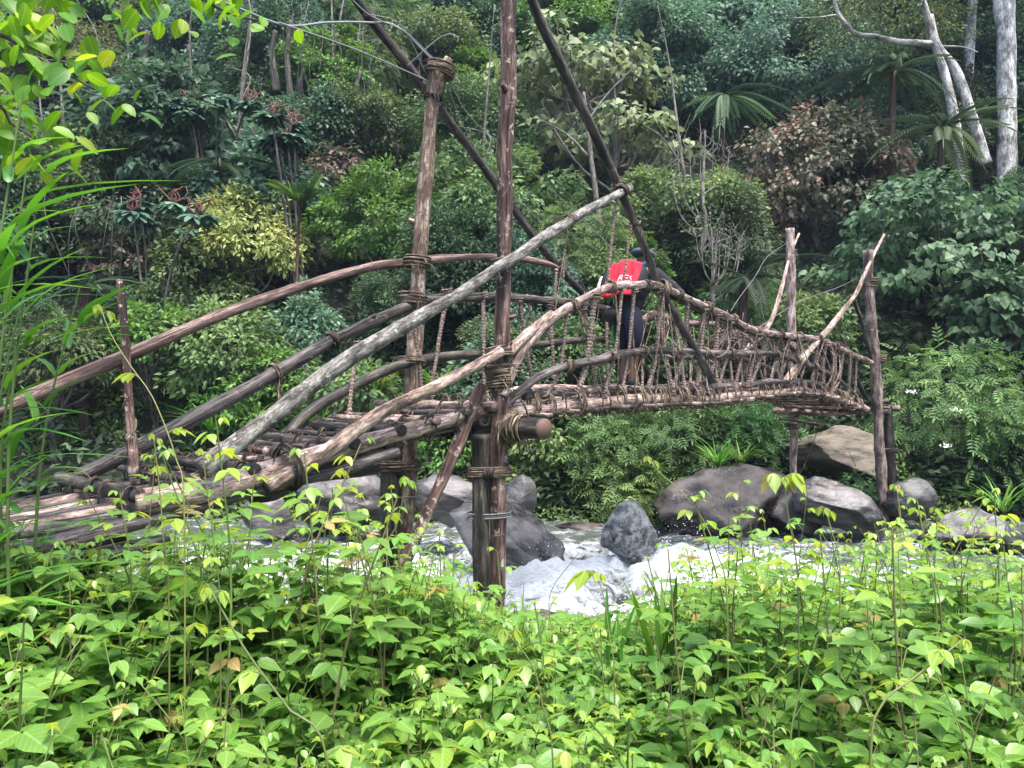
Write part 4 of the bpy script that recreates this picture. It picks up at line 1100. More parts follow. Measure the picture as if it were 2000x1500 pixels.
def make_tree(name, rg, kind, c, r, h, tr=None, trunk_mat=M_TRUNK, loc=(0, 0, 0), label=None, cat="tree", group=None, leaf=1.0, dens=1.0, limbs=9, clumps=None, shell=.55, low=None):
    mat, tpl, L, asp, n, k, cr, flat, droop, lo = KINDS[kind]
    L *= leaf
    area = 4 * math.pi * ((r[0] * r[2]) ** 1.0)
    per = {"T_PINNATE": 0}.get(kind, 0.5) * L * L * asp * (1.25 if tpl is T_PINNATE else 1.0) * (1.4 if tpl is T_HEART else 1)
    n = clumps or n
    m = int(np.clip(k * dens * area / per / n, 12, 700))
    root = thing(name, loc, label, cat, group)
    mb = MB()
    ends = crown_leaves(mb, rg, np.array(c, float), r, n, m, cr * (r[0] + r[2]) / 2 * 1.15, L, asp, tpl, flat, .55, droop, shell, lo if low is None else low)
    t = trunk_mesh(rg, h, tr or (.05 + .03 * r[0]), ends, limbs=limbs)
    obj("trunk", t, trunk_mat, root, origin=(0, 0, 0))
    obj("crown", mb, mat, root, origin=(0, 0, 0))
    return root

TAKEN, BOX = [], []
def spot(px, py, wpx, hpx, lift=0.0, Y=None):
    a = (750 - py) / FPX
    Yk = Y or 16.0
    for _ in range(40):
        rz = hpx / 2 * Yk / FPX
        X = (px - 1000) / FPX * Yk
        if Y: break
        zc = EYE + a * Yk
        want = rz * .85 + lift
        have = zc - float(hill_z(np.array([X]), np.array([Yk]))[0])
        Yk = float(np.clip(Yk + (have - want) * .6, 13.3, 40))
    rx = wpx / 2 * Yk / FPX; rz = hpx / 2 * Yk / FPX
    zc = EYE + a * Yk
    X = (px - 1000) / FPX * Yk
    zb = float(hill_z(np.array([X]), np.array([Yk]))[0])
    return X, Yk, zb, max(zc - zb, .3), rx, rz

def forest_tree(kind, px, py, wpx, hpx, label, lift=.3, Y=None, name="tree", seed=None, group=None, cat="tree", tmat=M_TRUNK, **k):
    X, Yk, zb, h, rx, rz = spot(px, py, wpx, hpx, lift, Y)
    rg = np.random.default_rng(seed or int(px * 7 + py))
    TAKEN.append((X, Yk, rx)); BOX.append((px, py, wpx * .5, hpx * .5, Yk))
    return make_tree(name, rg, kind, (0, 0, h), (rx, rx * .8, rz), h, None, tmat, (X, Yk, zb), label, cat, group, **k)

forest_tree("yellow", 485, 475, 200, 220, "bushy tree covered in pale yellow young leaves left of the tan post", .5)
forest_tree("lime", 765, 440, 235, 230, "bright lime green tree just left of the tan front post", .6)
forest_tree("pale", 1130, 165, 360, 200, "open tree with big pale leaves near the slanting near brace", 1.6, clumps=60, dens=1.8, limbs=20, shell=.3, tmat=M_DEAD, name="broadleaf_tree")
forest_tree("pale", 1200, 275, 300, 140, "low spreading branch tree of pale green heart leaves under the open pale one", 1.2, leaf=.9, dens=1.6, clumps=40, limbs=16, shell=.35, name="broadleaf_tree", tmat=M_DEAD)
forest_tree("rust", 1605, 335, 290, 280, "rust red leafed shrub tree left of the pale forked trunks", .4)
forest_tree("heart", 1850, 490, 420, 350, "large tree with tiers of grey green heart leaves at the right edge", .8, leaf=1.0, limbs=14)
forest_tree("heart", 1950, 600, 220, 220, "lower tier of heart-leafed tree hanging over the bright shrubs at right", .5, Y=14.6)
forest_tree("blue", 380, 110, 210, 190, "pale blue green tree high on the left slope", .8)
forest_tree("mid", 930, 250, 260, 200, "mid green leafy tree between the two front posts", .5)
forest_tree("mid", 700, 250, 220, 160, "yellowish green rounded tree left of the forked post top", .5)
forest_tree("lime", 1090, 60, 190, 200, "fresh green tree at the top between the two slanting braces", .8, leaf=1.2)
forest_tree("blue", 1560, 130, 330, 230, "wide fine-leaved tree high at upper right beside the white trunks", .8)
forest_tree("blue", 1290, 110, 240, 260, "creeper-hung blue green tree right of the near brace top", .8)
forest_tree("olive", 120, 110, 260, 220, "olive tree behind the overhanging branch at upper left", .8)
forest_tree("mid", 380, 560, 190, 200, "green leafy shrub tree below the yellow one", .3)
forest_tree("mid", 430, 680, 210, 190, "pale green bush behind the long red handrail", .2, Y=13.9)
forest_tree("blue", 600, 250, 200, 150, "silvery green tree under the dark gap at upper left centre", .6)
forest_tree("lime", 300, 650, 150, 130, "small light green bush behind the thin stake", .2, Y=13.8)
forest_tree("fine", 240, 400, 220, 240, "dark green dense tree left of the yellow-leafed tree", .4)
forest_tree("rust", 660, 330, 120, 90, "small pinkish leafed tree above the lime green one", .5)
forest_tree("rust", 220, 505, 130, 90, "small pink-tipped shrub under the dark left trees", .3)
# bank shrubs
def bank_shrub(kind, px, py, w, h, Y, label, **k):
    forest_tree(kind, px, py, w, h, label, .0, Y, "shrub", None, None, "shrub", **k)
bank_shrub("elder", 1860, 790, 300, 250, 13.2, "bright feathery shrub with cream flower heads right of the far posts", clumps=90)
bank_shrub("elder", 1960, 870, 160, 200, 12.8, "feathery shrub at the right edge above the broad boulder")
bank_shrub("elder", 1180, 900, 190, 190, 12.9, "dark feathery shrub on the far bank under the walker")
bank_shrub("elder", 1330, 860, 230, 190, 13.1, "feathery green shrub on the far bank below the middle of the span", clumps=80)
bank_shrub("elder", 1460, 840, 170, 170, 13.3, "feathery shrub just left of the far left post")
bank_shrub("mid", 1090, 850, 170, 130, 13.2, "leafy green bush on the far bank right of the front post")
bank_shrub("elder", 1240, 960, 170, 120, 12.5, "low dark shrub at the water edge above the wedge rock")
bank_shrub("mid", 1110, 690, 170, 150, 13.9, "bright leafy bush seen through the rails left of the walker")
bank_shrub("mid", 1300, 680, 170, 140, 14.2, "leafy bush seen through the rails right of the walker")
bank_shrub("lime", 880, 880, 200, 90, 13.0, "low pale green bush seen between the front posts")
bank_shrub("mid", 1690, 955, 90, 55, 12.0, "small leafy bush between the oval boulder and the far right post")
bank_shrub("lime", 560, 730, 150, 110, 13.6, "light green weedy bush behind the ramp poles")
bank_shrub("mid", 680, 760, 170, 120, 13.4, "grass green bush behind the ramp just left of the tan post")
bank_shrub("lime", 470, 800, 190, 120, 13.4, "low bright green plants behind the ramp")
bank_shrub("olive", 120, 700, 230, 170, 13.5, "olive bush behind the cane grass at the left edge")
bank_shrub("mid", 1590, 640, 150, 130, 14.6, "dark leafy bush between the two far posts")

# filler trees of the forest, copies of a few kinds
PROTO, PDIM = [], []
BOX += [(1965, 150, 40, 190, 20.4), (1870, 170, 60, 190, 19.4), (1740, 60, 110, 50, 19.4), (585, 110, 60, 90, 20.9), (1755, 150, 100, 70, 18.4), (585, 400, 70, 60, 15), (1372, 350, 50, 100, 15.6), (1395, 520, 50, 60, 14.6)]
for k, (kind, lab, r, h) in enumerate([("fine", "dense dark green jungle tree in the shaded forest on the slope", (1.5, 1.4, 1.6), 2.4), ("fine", "dark narrow jungle tree in the shaded forest on the slope", (1.1, 1.1, 2.0), 2.8),
                                       ("mid", "mid green leafy jungle tree in the forest on the slope", (1.5, 1.4, 1.4), 2.2), ("blue", "blue green jungle tree in the forest on the slope", (1.6, 1.4, 1.5), 2.4),
                                       ("olive", "olive brown jungle tree in the forest on the slope", (1.3, 1.3, 1.6), 2.4), ("pinnate", "jungle tree with feathery layered leaves in the forest on the slope", (1.6, 1.5, 1.2), 2.6),
                                       ("blue", "broad pale leafed jungle tree in the forest on the slope", (1.4, 1.4, 1.3), 2.3),
                                       ("mid", "flat-topped layered jungle tree in the forest on the slope", (1.9, 1.8, .8), 2.6), ("fine", "creeper-draped columnar jungle tree in the forest on the slope", (1.0, 1.0, 2.2), 2.6), ("lime", "light green young jungle tree in the forest on the slope", (1.2, 1.2, 1.3), 2.0)]):
    rg = np.random.default_rng(500 + k)
    o = make_tree("jungle_tree", rg, kind, (0, 0, h), r, h, .07, M_TRUNK, (0, 0, 0), lab, "tree", lab.split(" in the")[0] + "s on the slope", leaf=(1.0, 1.0, 1.1, .9, 1.0, 1.0, 1.4, 1.2, 1.1, 1.0)[k], dens=1.35)
    PROTO.append(o); PDIM.append((r, h))
used = [False] * len(PROTO)
rg = np.random.default_rng(77)
y = 13.9
while y < 40:
    step = 1.30 + .035 * (y - 14) * 1.4
    half = .70 * y + 1.5
    for x in np.arange(-half, half, step):
        X = x + rg.uniform(-.45, .45) * step; Y = y + rg.uniform(-.45, .45) * step
        z = float(hill_z(np.array([X]), np.array([Y]))[0])
        if z > EYE + .56 * Y + 1.0: continue
        if any((X - a) ** 2 + (Y - b_) ** 2 < (c_ * .75) ** 2 for a, b_, c_ in TAKEN): continue
        k = int(rg.choice(len(PROTO), p=[.20, .09, .17, .15, .10, .07, .08, .07, .04, .03]))
        s = rg.uniform(.7, 1.35) * (.55 + .45 * sstep(14, 18, Y)); sz = s * rg.uniform(.85, 1.1)
        (prx, _, prz), ph = PDIM[k]
        qx = 1000 + X / Y * FPX; qy = 750 - (z + ph * sz - EYE) / Y * FPX; qw = prx * s / Y * FPX; qh = prz * sz / Y * FPX
        if any(Y < bY + .6 and abs(qx - bx) < bw * .75 + qw * (1.0 if bw < 71 else .45) and abs(qy - by) < bh * .75 + qh * (.85 if bw < 71 else .5) for bx, by, bw, bh, bY in BOX): continue
        o = PROTO[k] if not used[k] else copy_tree(PROTO[k])
        used[k] = True
        o.location = (X, Y, z - .1); o.rotation_euler = (rg.normal(0, .06), rg.normal(0, .06), rg.uniform(0, 6.28)); o.scale = (s, s, sz)
    y += step * .92

# forest floor growth: nobody could count it
mb = MB(); rg = np.random.default_rng(5)
N = 120000
Y = 12.4 + 25 * rg.random(N) ** 1.5; X = (rg.random(N) * 2 - 1) * (.72 * Y + 1)
lump = np.clip(.55 + 1.3 * fbm(np.stack([X * .9, Y * .9, X * 0], 1), 3, 71), .08, 1.4)
Z = hill_z(X, Y) + rg.random(N) ** .8 * lump
keep = (rg.random(N) < np.where(Y > 15.5, .55, 1.0)) & ~((Y < 14.4) & (X < .5) & (rg.random(N) < .8)) & ~((Y < 13.3) & (X > 4.2) & (X < 6.6)); X, Y, Z = X[keep], Y[keep], Z[keep]; N = len(X)
d = unit(rg.normal(size=(N, 3)) * [1, 1, .5] + [0, -.4, .1]); nr = unit(rg.normal(0, .4, (N, 3)) + [0, -.3, 1])
L = rg.uniform(.12, .26, N)
mb.leaves(np.stack([X, Y, Z], 1), d, nr, L, L * .5, rg.random(N), T_TRI)
tag(obj("undergrowth", mb, M_F_UNDER), "dark leafy undergrowth covering the forest floor", None, None, "stuff")
mb = MB(); N = 60000
X = rg.uniform(-9, 10, N); Y = 11.9 + (2.2 + 1.6 * sstep(1.5, -.5, X)) * rg.random(N)
cov = fbm(np.stack([X * .8, Y, X * 0], 1), 3, 8)
keep = (cov > -.25) & ~((X > 4.4) & (X < 6.3) & (Y < 13.3) & (rg.random(N) < .8))
X, Y, cov = X[keep], Y[keep], cov[keep]; N = len(X)
Z = hill_z(X, Y) + rg.random(N) * (.25 + .35 * np.clip(cov, 0, 1))
d = unit(rg.normal(size=(N, 3)) + [0, -.4, .3]); nr = unit(rg.normal(0, .4, (N, 3)) + [0, -.3, 1])
L = rg.uniform(.05, .15, N)
mb.leaves(np.stack([X, Y, Z], 1), d, nr, L, L * .5, rg.random(N), T_TRI)
tag(obj("bank_ground_cover", mb, M_F_COVER), "light green creeping plants covering the far bank", None, None, "stuff")

# pale bare trunks at upper right
def bare_tree(name, label, limbs, mat, base, loose=None):
    root = thing(name, tuple(base), label, "tree")
    mb = MB()
    for pts, a, b_ in limbs:
        n = max(14, len(pts) * 8)
        mb.tube(spline(pts, n), np.linspace(a, b_, n), 12, True, float(RNG.uniform(0, 30)), .06)
    obj("trunk", mb, mat, root)
    return root, mb
def T(px, py, Y): return P(px, py, Y)
Y1 = 20.5
root, _ = bare_tree("white_tree", "thick white barked trunk at the right edge of the forest", [([T(1968, 420, Y1), T(1966, 300, Y1), T(1966, 150, Y1), T(1964, -60, Y1)], .25, .21), ([T(1962, 60, Y1), T(1950, 20, Y1), T(1948, -60, Y1)], .14, .10)], M_WHITE_TRUNK, T(1968, 420, Y1))
rgc = np.random.default_rng(91)
def high_crown(root, px, py, w, h, Y, kind="blue", n=40):
    mat, tpl, L, asp, _, k, cr, flat, droop, lo = KINDS[kind]
    mb = MB()
    c = T(px, py, Y); rx, rz = w / 2 * Y / FPX, h / 2 * Y / FPX
    crown_leaves(mb, rgc, c, (rx, rx, rz), n, 120, .3 * rx, L, asp, tpl, .4, .55, droop, .4, -.6)
    obj("crown", mb, mat, root)
high_crown(root, 1970, -160, 320, 150, Y1)
Y2 = 21.5
root, _ = bare_tree("white_tree", "slim pale trunk just left of the thick white one", [([T(1893, 260, Y2), T(1893, 120, Y2), T(1904, -60, Y2)], .14, .11)], M_WHITE_TRUNK, T(1893, 260, Y2))
high_crown(root, 1905, -150, 260, 140, Y2)
Y3 = 19.5
root, _ = bare_tree("white_tree", "forked pale tree with a crooked branch reaching left", [
    ([T(1880, 360, Y3), T(1862, 220, Y3), T(1838, 120, Y3), T(1818, 70, Y3), T(1808, 20, Y3), T(1780, -50, Y3)], .14, .07), ([T(1925, 320, Y3), T(1898, 230, Y3), T(1868, 140, Y3), T(1830, 90, Y3), T(1816, 30, Y3)], .15, .09),
    ([T(1822, 86, Y3), T(1760, 82, Y3), T(1710, 72, Y3), T(1672, 66, Y3), T(1645, 40, Y3), T(1632, 10, Y3), T(1626, -40, Y3)], .09, .035), ([T(1672, 66, Y3), T(1640, 32, Y3), T(1600, 34, Y3), T(1540, 36, Y3)], .03, .012),
    ([T(1830, 90, Y3), T(1880, 92, Y3), T(1910, 102, Y3)], .03, .012)], M_WHITE_TRUNK, T(1890, 360, Y3))
high_crown(root, 1720, 30, 330, 130, Y3 + .6, "olive", 34)
# dead bare trees
def twiggy(px, py0, py1, w, Y, n, seed):
    rg = np.random.default_rng(seed); L = []
    b0 = T(px, py1, Y)
    hub = T(px + 3, py1 * .55 + py0 * .45, Y)
    L.append(([b0, (b0 + hub) / 2 + rg.normal(0, .03, 3), hub, T(px + 8, py0 + 20, Y)], .055, .012))
    for k in range(n):
        u = rg.uniform(.1, .8)
        s = b0 * (1 - u) + hub * u if u < .6 else hub
        ex = px + rg.uniform(-.5, .5) * w; ey = py0 + rg.uniform(0, .55) * (py1 - py0) * (abs(ex - px) / w + .1)
        e = T(ex, ey, Y + rg.uniform(-.4, .4))
        m_ = np.array([s[0] * .25 + e[0] * .75, s[1] * .3 + e[1] * .7, s[2] * .65 + e[2] * .35])
        L.append(([s, m_, e], .016, .004))
        for q in range(3):
            u2 = rg.uniform(.4, .9); s2 = m_ * (1 - u2) + e * u2
            L.append(([s2, s2 + [rg.normal(0, .12), 0, .12], s2 + [rg.normal(0, .18), 0, .4 * rg.random() + .15]], .007, .003))
    return L
bare_tree("dead_tree", "leafless upright tree with many thin branches right of the near brace", twiggy(1370, 235, 500, 120, 15.6, 8, 3), M_DEAD, T(1370, 500, 15.6))
bare_tree("dead_tree", "low bleached leafless bush above the span right of the walker", twiggy(1392, 445, 600, 130, 14.6, 11, 4), M_DEAD, T(1392, 600, 14.6))
bare_tree("bare_trunk", "thin pale trunk with side limbs under the open pale-leaved tree", [([T(1172, 445, 16.5), T(1160, 350, 16.5), T(1150, 270, 16.5), T(1140, 180, 16.5)], .07, .035), ([T(1148, 305, 16.5), T(1110, 265, 16.5), T(1060, 235, 16.5)], .035, .012), ([T(1146, 240, 16.5), T(1190, 180, 16.5), T(1240, 130, 16.5)], .03, .012)], M_DEAD, T(1172, 445, 16.5))
LI = [(285, 60, 240, "bare pole-like trunk under the upper left trees"), (565, 40, 190, "pale bent trunk in the dark gap left of the liana"), (535, 60, 150, "thin straight trunk beside the pale bent one"), (590, 140, 200, "short broken trunk in the dark gap"), (700, 140, 225, "brown trunk wrapped in hanging lianas left of the forked post")]
for px, a, b_, lab in LI:
    Yk = 21.0
    bare_tree("bare_trunk", lab, [([T(px + 6, b_ + 30, Yk), T(px - 4, (a + b_) / 2, Yk), T(px + 3, a, Yk)], .11, .06)], M_TRUNK, T(px + 6, b_ + 30, Yk))
for k in range(14):
    px = RNG.uniform(60, 1500); Yk = RNG.uniform(16.5, 23); c = T(px, 0, Yk); zb = float(hill_z(np.array([c[0]]), np.array([Yk]))[0])
    a = np.array([c[0], Yk, zb - .2]); e = a + [RNG.normal(0, .5), RNG.normal(0, .2), RNG.uniform(3.5, 6)]
    m_ = (a + e) / 2 + RNG.normal(0, .15, 3)
    root, _ = bare_tree("bare_trunk", "thin pale trunk rising among the crowns of the forest slope", [([a, m_, e, e + [RNG.normal(0, .3), 0, 1.4]], .06, .008), ([m_, m_ + [RNG.normal(0, .6), 0, .7], m_ + [RNG.normal(0, 1.1), 0, 1.0]], .03, .01)], M_DEAD, a)
    root["group"] = "thin pale trunks in the forest"
# lianas hanging in the dark gaps
lab_l = "thin liana hanging in the dark gap of the upper forest"
for k in range(18):
    px = RNG.uniform(520, 760) if k < 12 else RNG.uniform(100, 300); Yk = 20.0 if k < 12 else 15.8
    y0 = RNG.uniform(0, 80) if k < 12 else RNG.uniform(330, 420)
    mb = MB(); mb.tube(spline([T(px, y0, Yk), T(px + RNG.normal(0, 14), y0 + 70, Yk - .2), T(px + RNG.normal(0, 18), y0 + 170 + RNG.uniform(0, 50), Yk)], 20), .010, 5)
    tag(obj("liana", mb, M_TRUNK), lab_l if k < 12 else "thin liana hanging under the dark trees at the left", "vine", "lianas in the forest gaps" if k < 12 else "lianas under the left trees")

# tree ferns
def tree_fern(px, py, Y, n, L, label, drop=.35, trunk=True, tr=.10, height=None, mat=M_F_FERN, asp=1.0, tilt=None, name="tree_fern", up=.45):
    c = T(px, py, Y)
    zb = float(hill_z(np.array([c[0]]), np.array([c[1]]))[0])
    root = thing(name, (c[0], c[1], zb), label, "tree fern" if name == "tree_fern" else "plant")
    rg = np.random.default_rng(int(px + py))
    if trunk:
        mb = MB(); mb.tube(spline([(c[0] + .1, c[1], zb - .3), (c[0] - .05, c[1], (zb + c[2]) / 2), c], 16), np.linspace(tr, tr * .8, 16), 9, True, 2, .15)
        obj("trunk", mb, M_FERN_TRUNK, root)
    mb = MB()
    az = np.arange(n) / n * 6.283 + rg.normal(0, .15, n)
    if tilt is not None: az = tilt + rg.uniform(-.9, .9, n)
    d0 = np.stack([np.cos(az), np.sin(az), np.full(n, up) + rg.normal(0, .25, n)], 1)
    nr = np.stack([-np.cos(az) * up, -np.sin(az) * up, np.ones(n)], 1)
    mb.leaves(np.repeat(c[None], n, 0), d0, nr, L * rg.uniform(.5, 1.15, n), L * asp * rg.uniform(.7, 1.1, n), rg.random(n), T_FROND, curl=drop + rg.uniform(-.1, .55, n))
    obj("fronds", mb, mat, root)
tree_fern(1745, 140, 18.5, 16, 1.7, "big tree fern with shaggy dark trunk beside the forked pale tree")
tree_fern(1415, 190, 17.5, 15, 1.0, "bluish tree fern with drooping fronds in the dark gap right of centre", .9, tr=.05)
tree_fern(1455, 545, 14.4, 14, 1.1, "fern with broad green fronds above the rails right of the bleached bush", .35, height=None)
tree_fern(425, 320, 16.5, 9, 1.6, "fern with long arching fronds above the yellow-leafed tree", .55)
tree_fern(170, 560, 14.2, 10, .9, "dark fern behind the thin stake", .4)
tree_fern(165, 655, 13.8, 9, .8, "bright green fern fronds left of the thin stake", .4, mat=M_F_LIME)
tree_fern(585, 395, 15.0, 20, .72, "slim young tree topped by a rosette of feathery leaves", -.30, mat=M_F_LIME, asp=1.3, name="rosette_tree", up=.9, tr=.035)
tree_fern(1840, 250, 17.6, 14, 1.5, "dark tree fern low behind the forked pale trunks", .4)
# rosette trees with red flower spikes
def spike_tree(px, py, Y, label, nr=9):
    c = T(px, py, Y); zb = float(hill_z(np.array([c[0]]), np.array([c[1]]))[0])
    root = thing("umbrella_tree", (c[0], c[1], zb), label, "tree"); rg = np.random.default_rng(int(px))
    mt, mc = MB(), MB(); SP = []
    for k in range(nr):
        e = c + np.array([rg.normal(0, .75), rg.normal(0, .4), rg.normal(0, .22)])
        mt.tube(spline([(c[0] + rg.normal(0, .15), c[1], zb - .2), (e[0] * .6 + c[0] * .4, e[1], e[2] - .8), e], 12), np.linspace(.04, .02, 12), 6)
        n = 11
        az = rg.uniform(0, 6.28, n)
        d = np.stack([np.cos(az), np.sin(az), rg.uniform(-.35, .35, n)], 1)
        mc.leaves(np.repeat(e[None], n, 0) + d * .12, d, np.array([0, 0, 1.0]) + .2 * rg.normal(size=(n, 3)), .5 * np.ones(n), .5 * np.ones(n), rg.random(n), T_PALMATE)
        if k < nr * .75:
            mf = MB(); SP.append(mf)
            for q in range(8):
                s = e + [rg.normal(0, .03), rg.normal(0, .03), .05]
                mf.tube(spline([s, s + [rg.normal(0, .09), 0, .14], s + [rg.normal(0, .15), 0, rg.uniform(.22, .36)]], 5), np.linspace(.022, .012, 5), 5)
    obj("trunk", mt, M_TRUNK, root); obj("crown", mc, M_F_BLUE, root);
    for mf in SP: obj("flower_spike", mf, M_FLOWER_RED, root)
spike_tree(585, 262, 16.6, "palmate-leaved tree with red flower spikes near the forked post", 8)
spike_tree(420, 215, 17.6, "palmate-leaved tree with red flower spikes high on the left slope", 7)
spike_tree(300, 425, 15.4, "palmate-leaved tree with red flower spikes left of the yellow tree", 6)
# cream flower heads of the bright shrub
shrub = [o for o in COL.objects if o.get("label", "").startswith("bright feathery shrub")][0]
for px, py in ((1782, 765), (1862, 800), (1850, 870)):
    c = T(px, py, 12.0); mb = MB()
    for q in range(40):
        a = c + RNG.normal(0, 1, 3) * [.045, .04, .012]
        mb.leaves([a], [RNG.normal(size=3)], [RNG.normal(size=3)], .03, .03, [0.5], T_TRI)
    obj("flower_head", mb, M_FLOWER_WHITE, shrub)

# ------------------------------------------------------------------ plants of the near bank
def weed(rg, ms, ml, base, H, lean=(0, 0), nodes=9, size=.075, first=.22, young=1.0, curve=.12):
    base = np.asarray(base, float)
    a0 = rg.uniform(0, 6.28)
    tip = base + [lean[0], lean[1], H]
    mid = (base + tip) / 2 + [rg.normal(0, curve) * H * .5, rg.normal(0, curve) * H * .5, .03 * H]
    sp = spline([base - [0, 0, .05], mid, tip], 14)
    ms.tube(sp, np.linspace(.0045, .002, 14) * (.7 + .5 * H), 5, False, 0)
    ms.A[-1][:, 2] = rg.uniform(.2, 1); 
    u = np.linspace(first, 1.0, nodes)
    k = np.arange(nodes)
    az = a0 + k * 2.4 + rg.normal(0, .3, nodes)
    pt = np.stack([np.interp(u * 13, np.arange(14), sp[:, j]) for j in range(3)], 1)
    age = 1 - u
    pl = size * rg.uniform(.7, 1.3, nodes) * (.35 + .9 * np.minimum(age * 2.5, 1))
    el = rg.uniform(.15, .7, nodes)
    pd = np.stack([np.cos(az) * np.cos(el), np.sin(az) * np.cos(el), np.sin(el)], 1)
    ms.leaves(pt, pd, np.array([0, 0, 1.0]) + 0 * pd, pl, np.full(nodes, .003), np.full(nodes, .5), T_STRIP)
    end = pt + pd * pl[:, None]
    sc = size * (.45 + .75 * np.minimum(age * 3.2, 1)) * rg.uniform(.8, 1.2, nodes)
    tone = np.clip(.28 + .56 * u ** 3.2 * young + rg.normal(0, .13, nodes), 0, .955)
    tone[rg.random(nodes) < .012] = 1.4
    droop = np.clip(.0 + 1.0 * u ** 7 + rg.normal(0, .22, nodes), -.3, 1.3)
    P_, D_, N_, L_, W_, T_ = [], [], [], [], [], []
    for da, ls in ((0, 1.12), (1.25, .92), (-1.25, .92)):
        a = az + da + rg.normal(0, .12, nodes)
        dz = -droop * .8 - rg.uniform(-.15, .12, nodes)
        d = unit(np.stack([np.cos(a), np.sin(a), dz], 1))
        roll = rg.normal(0, .28, nodes)
        nrm = np.stack([-np.sin(a) * roll + np.cos(a) * droop, np.cos(a) * roll + np.sin(a) * droop, np.ones(nodes)], 1)
        off = pd * (sc * (.22 if da == 0 else 0))[:, None]
        P_.append(end + off); D_.append(d); N_.append(nrm); L_.append(sc * ls); W_.append(sc * ls * rg.uniform(.52, .66)); T_.append(np.where(tone > 1, 1.0, np.clip(tone + rg.normal(0, .05, nodes), 0, .965)))
    ml.leaves(np.vstack(P_), np.vstack(D_), np.vstack(N_), np.concatenate(L_), np.concatenate(W_), np.concatenate(T_), T_OVATE)

def herb(rg, ms, ml, base, H, lean=(0, 0), nodes=7, size=.07):
    """opposite narrow leaves and small bud stars on forked stems"""
    base = np.asarray(base, float); tip = base + [lean[0], lean[1], H]
    sp = spline([base - [0, 0, .05], (base + tip) / 2 + rg.normal(0, .03, 3), tip], 12)
    ms.tube(sp, np.linspace(.005, .0025, 12), 5, False, 0); ms.A[-1][:, 2] = .3
    tips = [tip]
    for q in range(3):
        i = int(rg.integers(5, 10)); a = rg.uniform(0, 6.28); s = sp[i]
        e = s + np.array([math.cos(a) * .6, math.sin(a) * .6, .8]) * H * rg.uniform(.15, .3)
        ms.tube(spline([s, (s + e) / 2 + [0, 0, .01], e], 6), .0022, 4, False, 0); ms.A[-1][:, 2] = .4
        tips.append(e)
    P_, D_, L_, T_ = [], [], [], []
    for k, u in enumerate(np.linspace(.25, .9, nodes)):
        p = np.array([np.interp(u * 11, np.arange(12), sp[:, j]) for j in range(3)])
        a = k * 1.57 + rg.normal(0, .2)
        for s in (0, math.pi):
            P_.append(p); D_.append((math.cos(a + s), math.sin(a + s), rg.uniform(-.3, .35))); L_.append(size * rg.uniform(.8, 1.4) * (1.2 - .6 * u)); T_.append(rg.uniform(.2, .7))
    for e in tips:
        for q in range(6):
            a = q * 1.047
            P_.append(e); D_.append((math.cos(a), math.sin(a), .25)); L_.append(.024); T_.append(.88)
    P_ = np.array(P_); D_ = np.array(D_)
    ml.leaves(P_, D_, np.array([0, 0, 1.0]) + .2 * rg.normal(size=P_.shape), np.array(L_), np.array(L_) * .38, np.array(T_), T_LANCE)

def blades(rg, mg, base, n, H, spread=.35, w=.012, curl=.45, up=1.3, az=None, az_sp=3.2):
    a = rg.uniform(0, 6.28, n) if az is None else az + rg.uniform(-az_sp, az_sp, n)
    d = unit(np.stack([np.cos(a) * spread, np.sin(a) * spread, np.full(n, up)], 1) + rg.normal(0, .12, (n, 3)))
    nr = np.stack([-np.cos(a) * up, -np.sin(a) * up, np.full(n, spread)], 1)
    L = H * rg.uniform(.6, 1.15, n)
    b0 = np.asarray(base) + rg.normal(0, .03, (n, 3)) * [1, 1, .3]
    mg.leaves(b0, d, -nr, L, np.full(n, w) * rg.uniform(.7, 1.3, n), rg.random(n), T_BLADE, curl=-curl * rg.uniform(.4, 1.4, n))

LIMX = [-400, 0, 250, 450, 600, 750, 900, 980, 1240, 1330, 1450, 1700, 2000, 2400]
LIMY = [960, 990, 985, 1000, 1030, 1075, 1130, 1210, 1225, 1140, 1090, 1075, 1100, 1100]
def top_limit(x, y, z):
    """how tall the greenery may grow here without hiding the river"""
    return EYE - (float(np.interp(1000 + x / y * FPX, LIMX, LIMY)) - 750) / FPX * y - z
def on_ramp(x, y):
    s_ = ((y - 6) - (x + .06)) * .7071 / WID; t_ = ((y - 6) + (x + .06)) * .7071
    return -.32 < s_ < 1.15 and t_ < .3
def bz(x, y): return float(bank_z(np.array([x]), np.array([y]))[0])
# carpet: nobody could count it
rg = np.random.default_rng(17)
ms, ml, mg = MB(), MB(), MB()
cnt = 0
while cnt < 1450:
    y = 1.0 + 5.4 * rg.random() ** .85; x = (rg.random() * 2 - 1) * (.72 * y + .4)
    if on_ramp(x, y): continue
    z = bz(x, y)
    if z < .2: continue
    H = min(rg.uniform(.22, .52), top_limit(x, y, z) * rg.uniform(.8, 1.05))
    if H < .08: cnt += 1; continue
    weed(rg, ms, ml, (x, y, z), H, rg.normal(0, .10, 2), int(rg.integers(9, 15)), rg.choice([.048, .06, .075, .09, .10]), .15, rg.uniform(.3, .9))
    cnt += 1
for k in range(470):
    px = rg.uniform(330, 985); y = rg.uniform(3.6, 6.0); x = (px - 1000) / FPX * y; z = bz(x, y)
    if on_ramp(x, y) or z < .02: continue
    H = max(.15, min(.75, top_limit(x, y, z) * rg.uniform(.7, 1.04)))
    weed(rg, ms, ml, (x, y, z), H, rg.normal(0, .09, 2), int(rg.integers(8, 13)), rg.uniform(.06, .09), .12, rg.uniform(.4, 1.0))
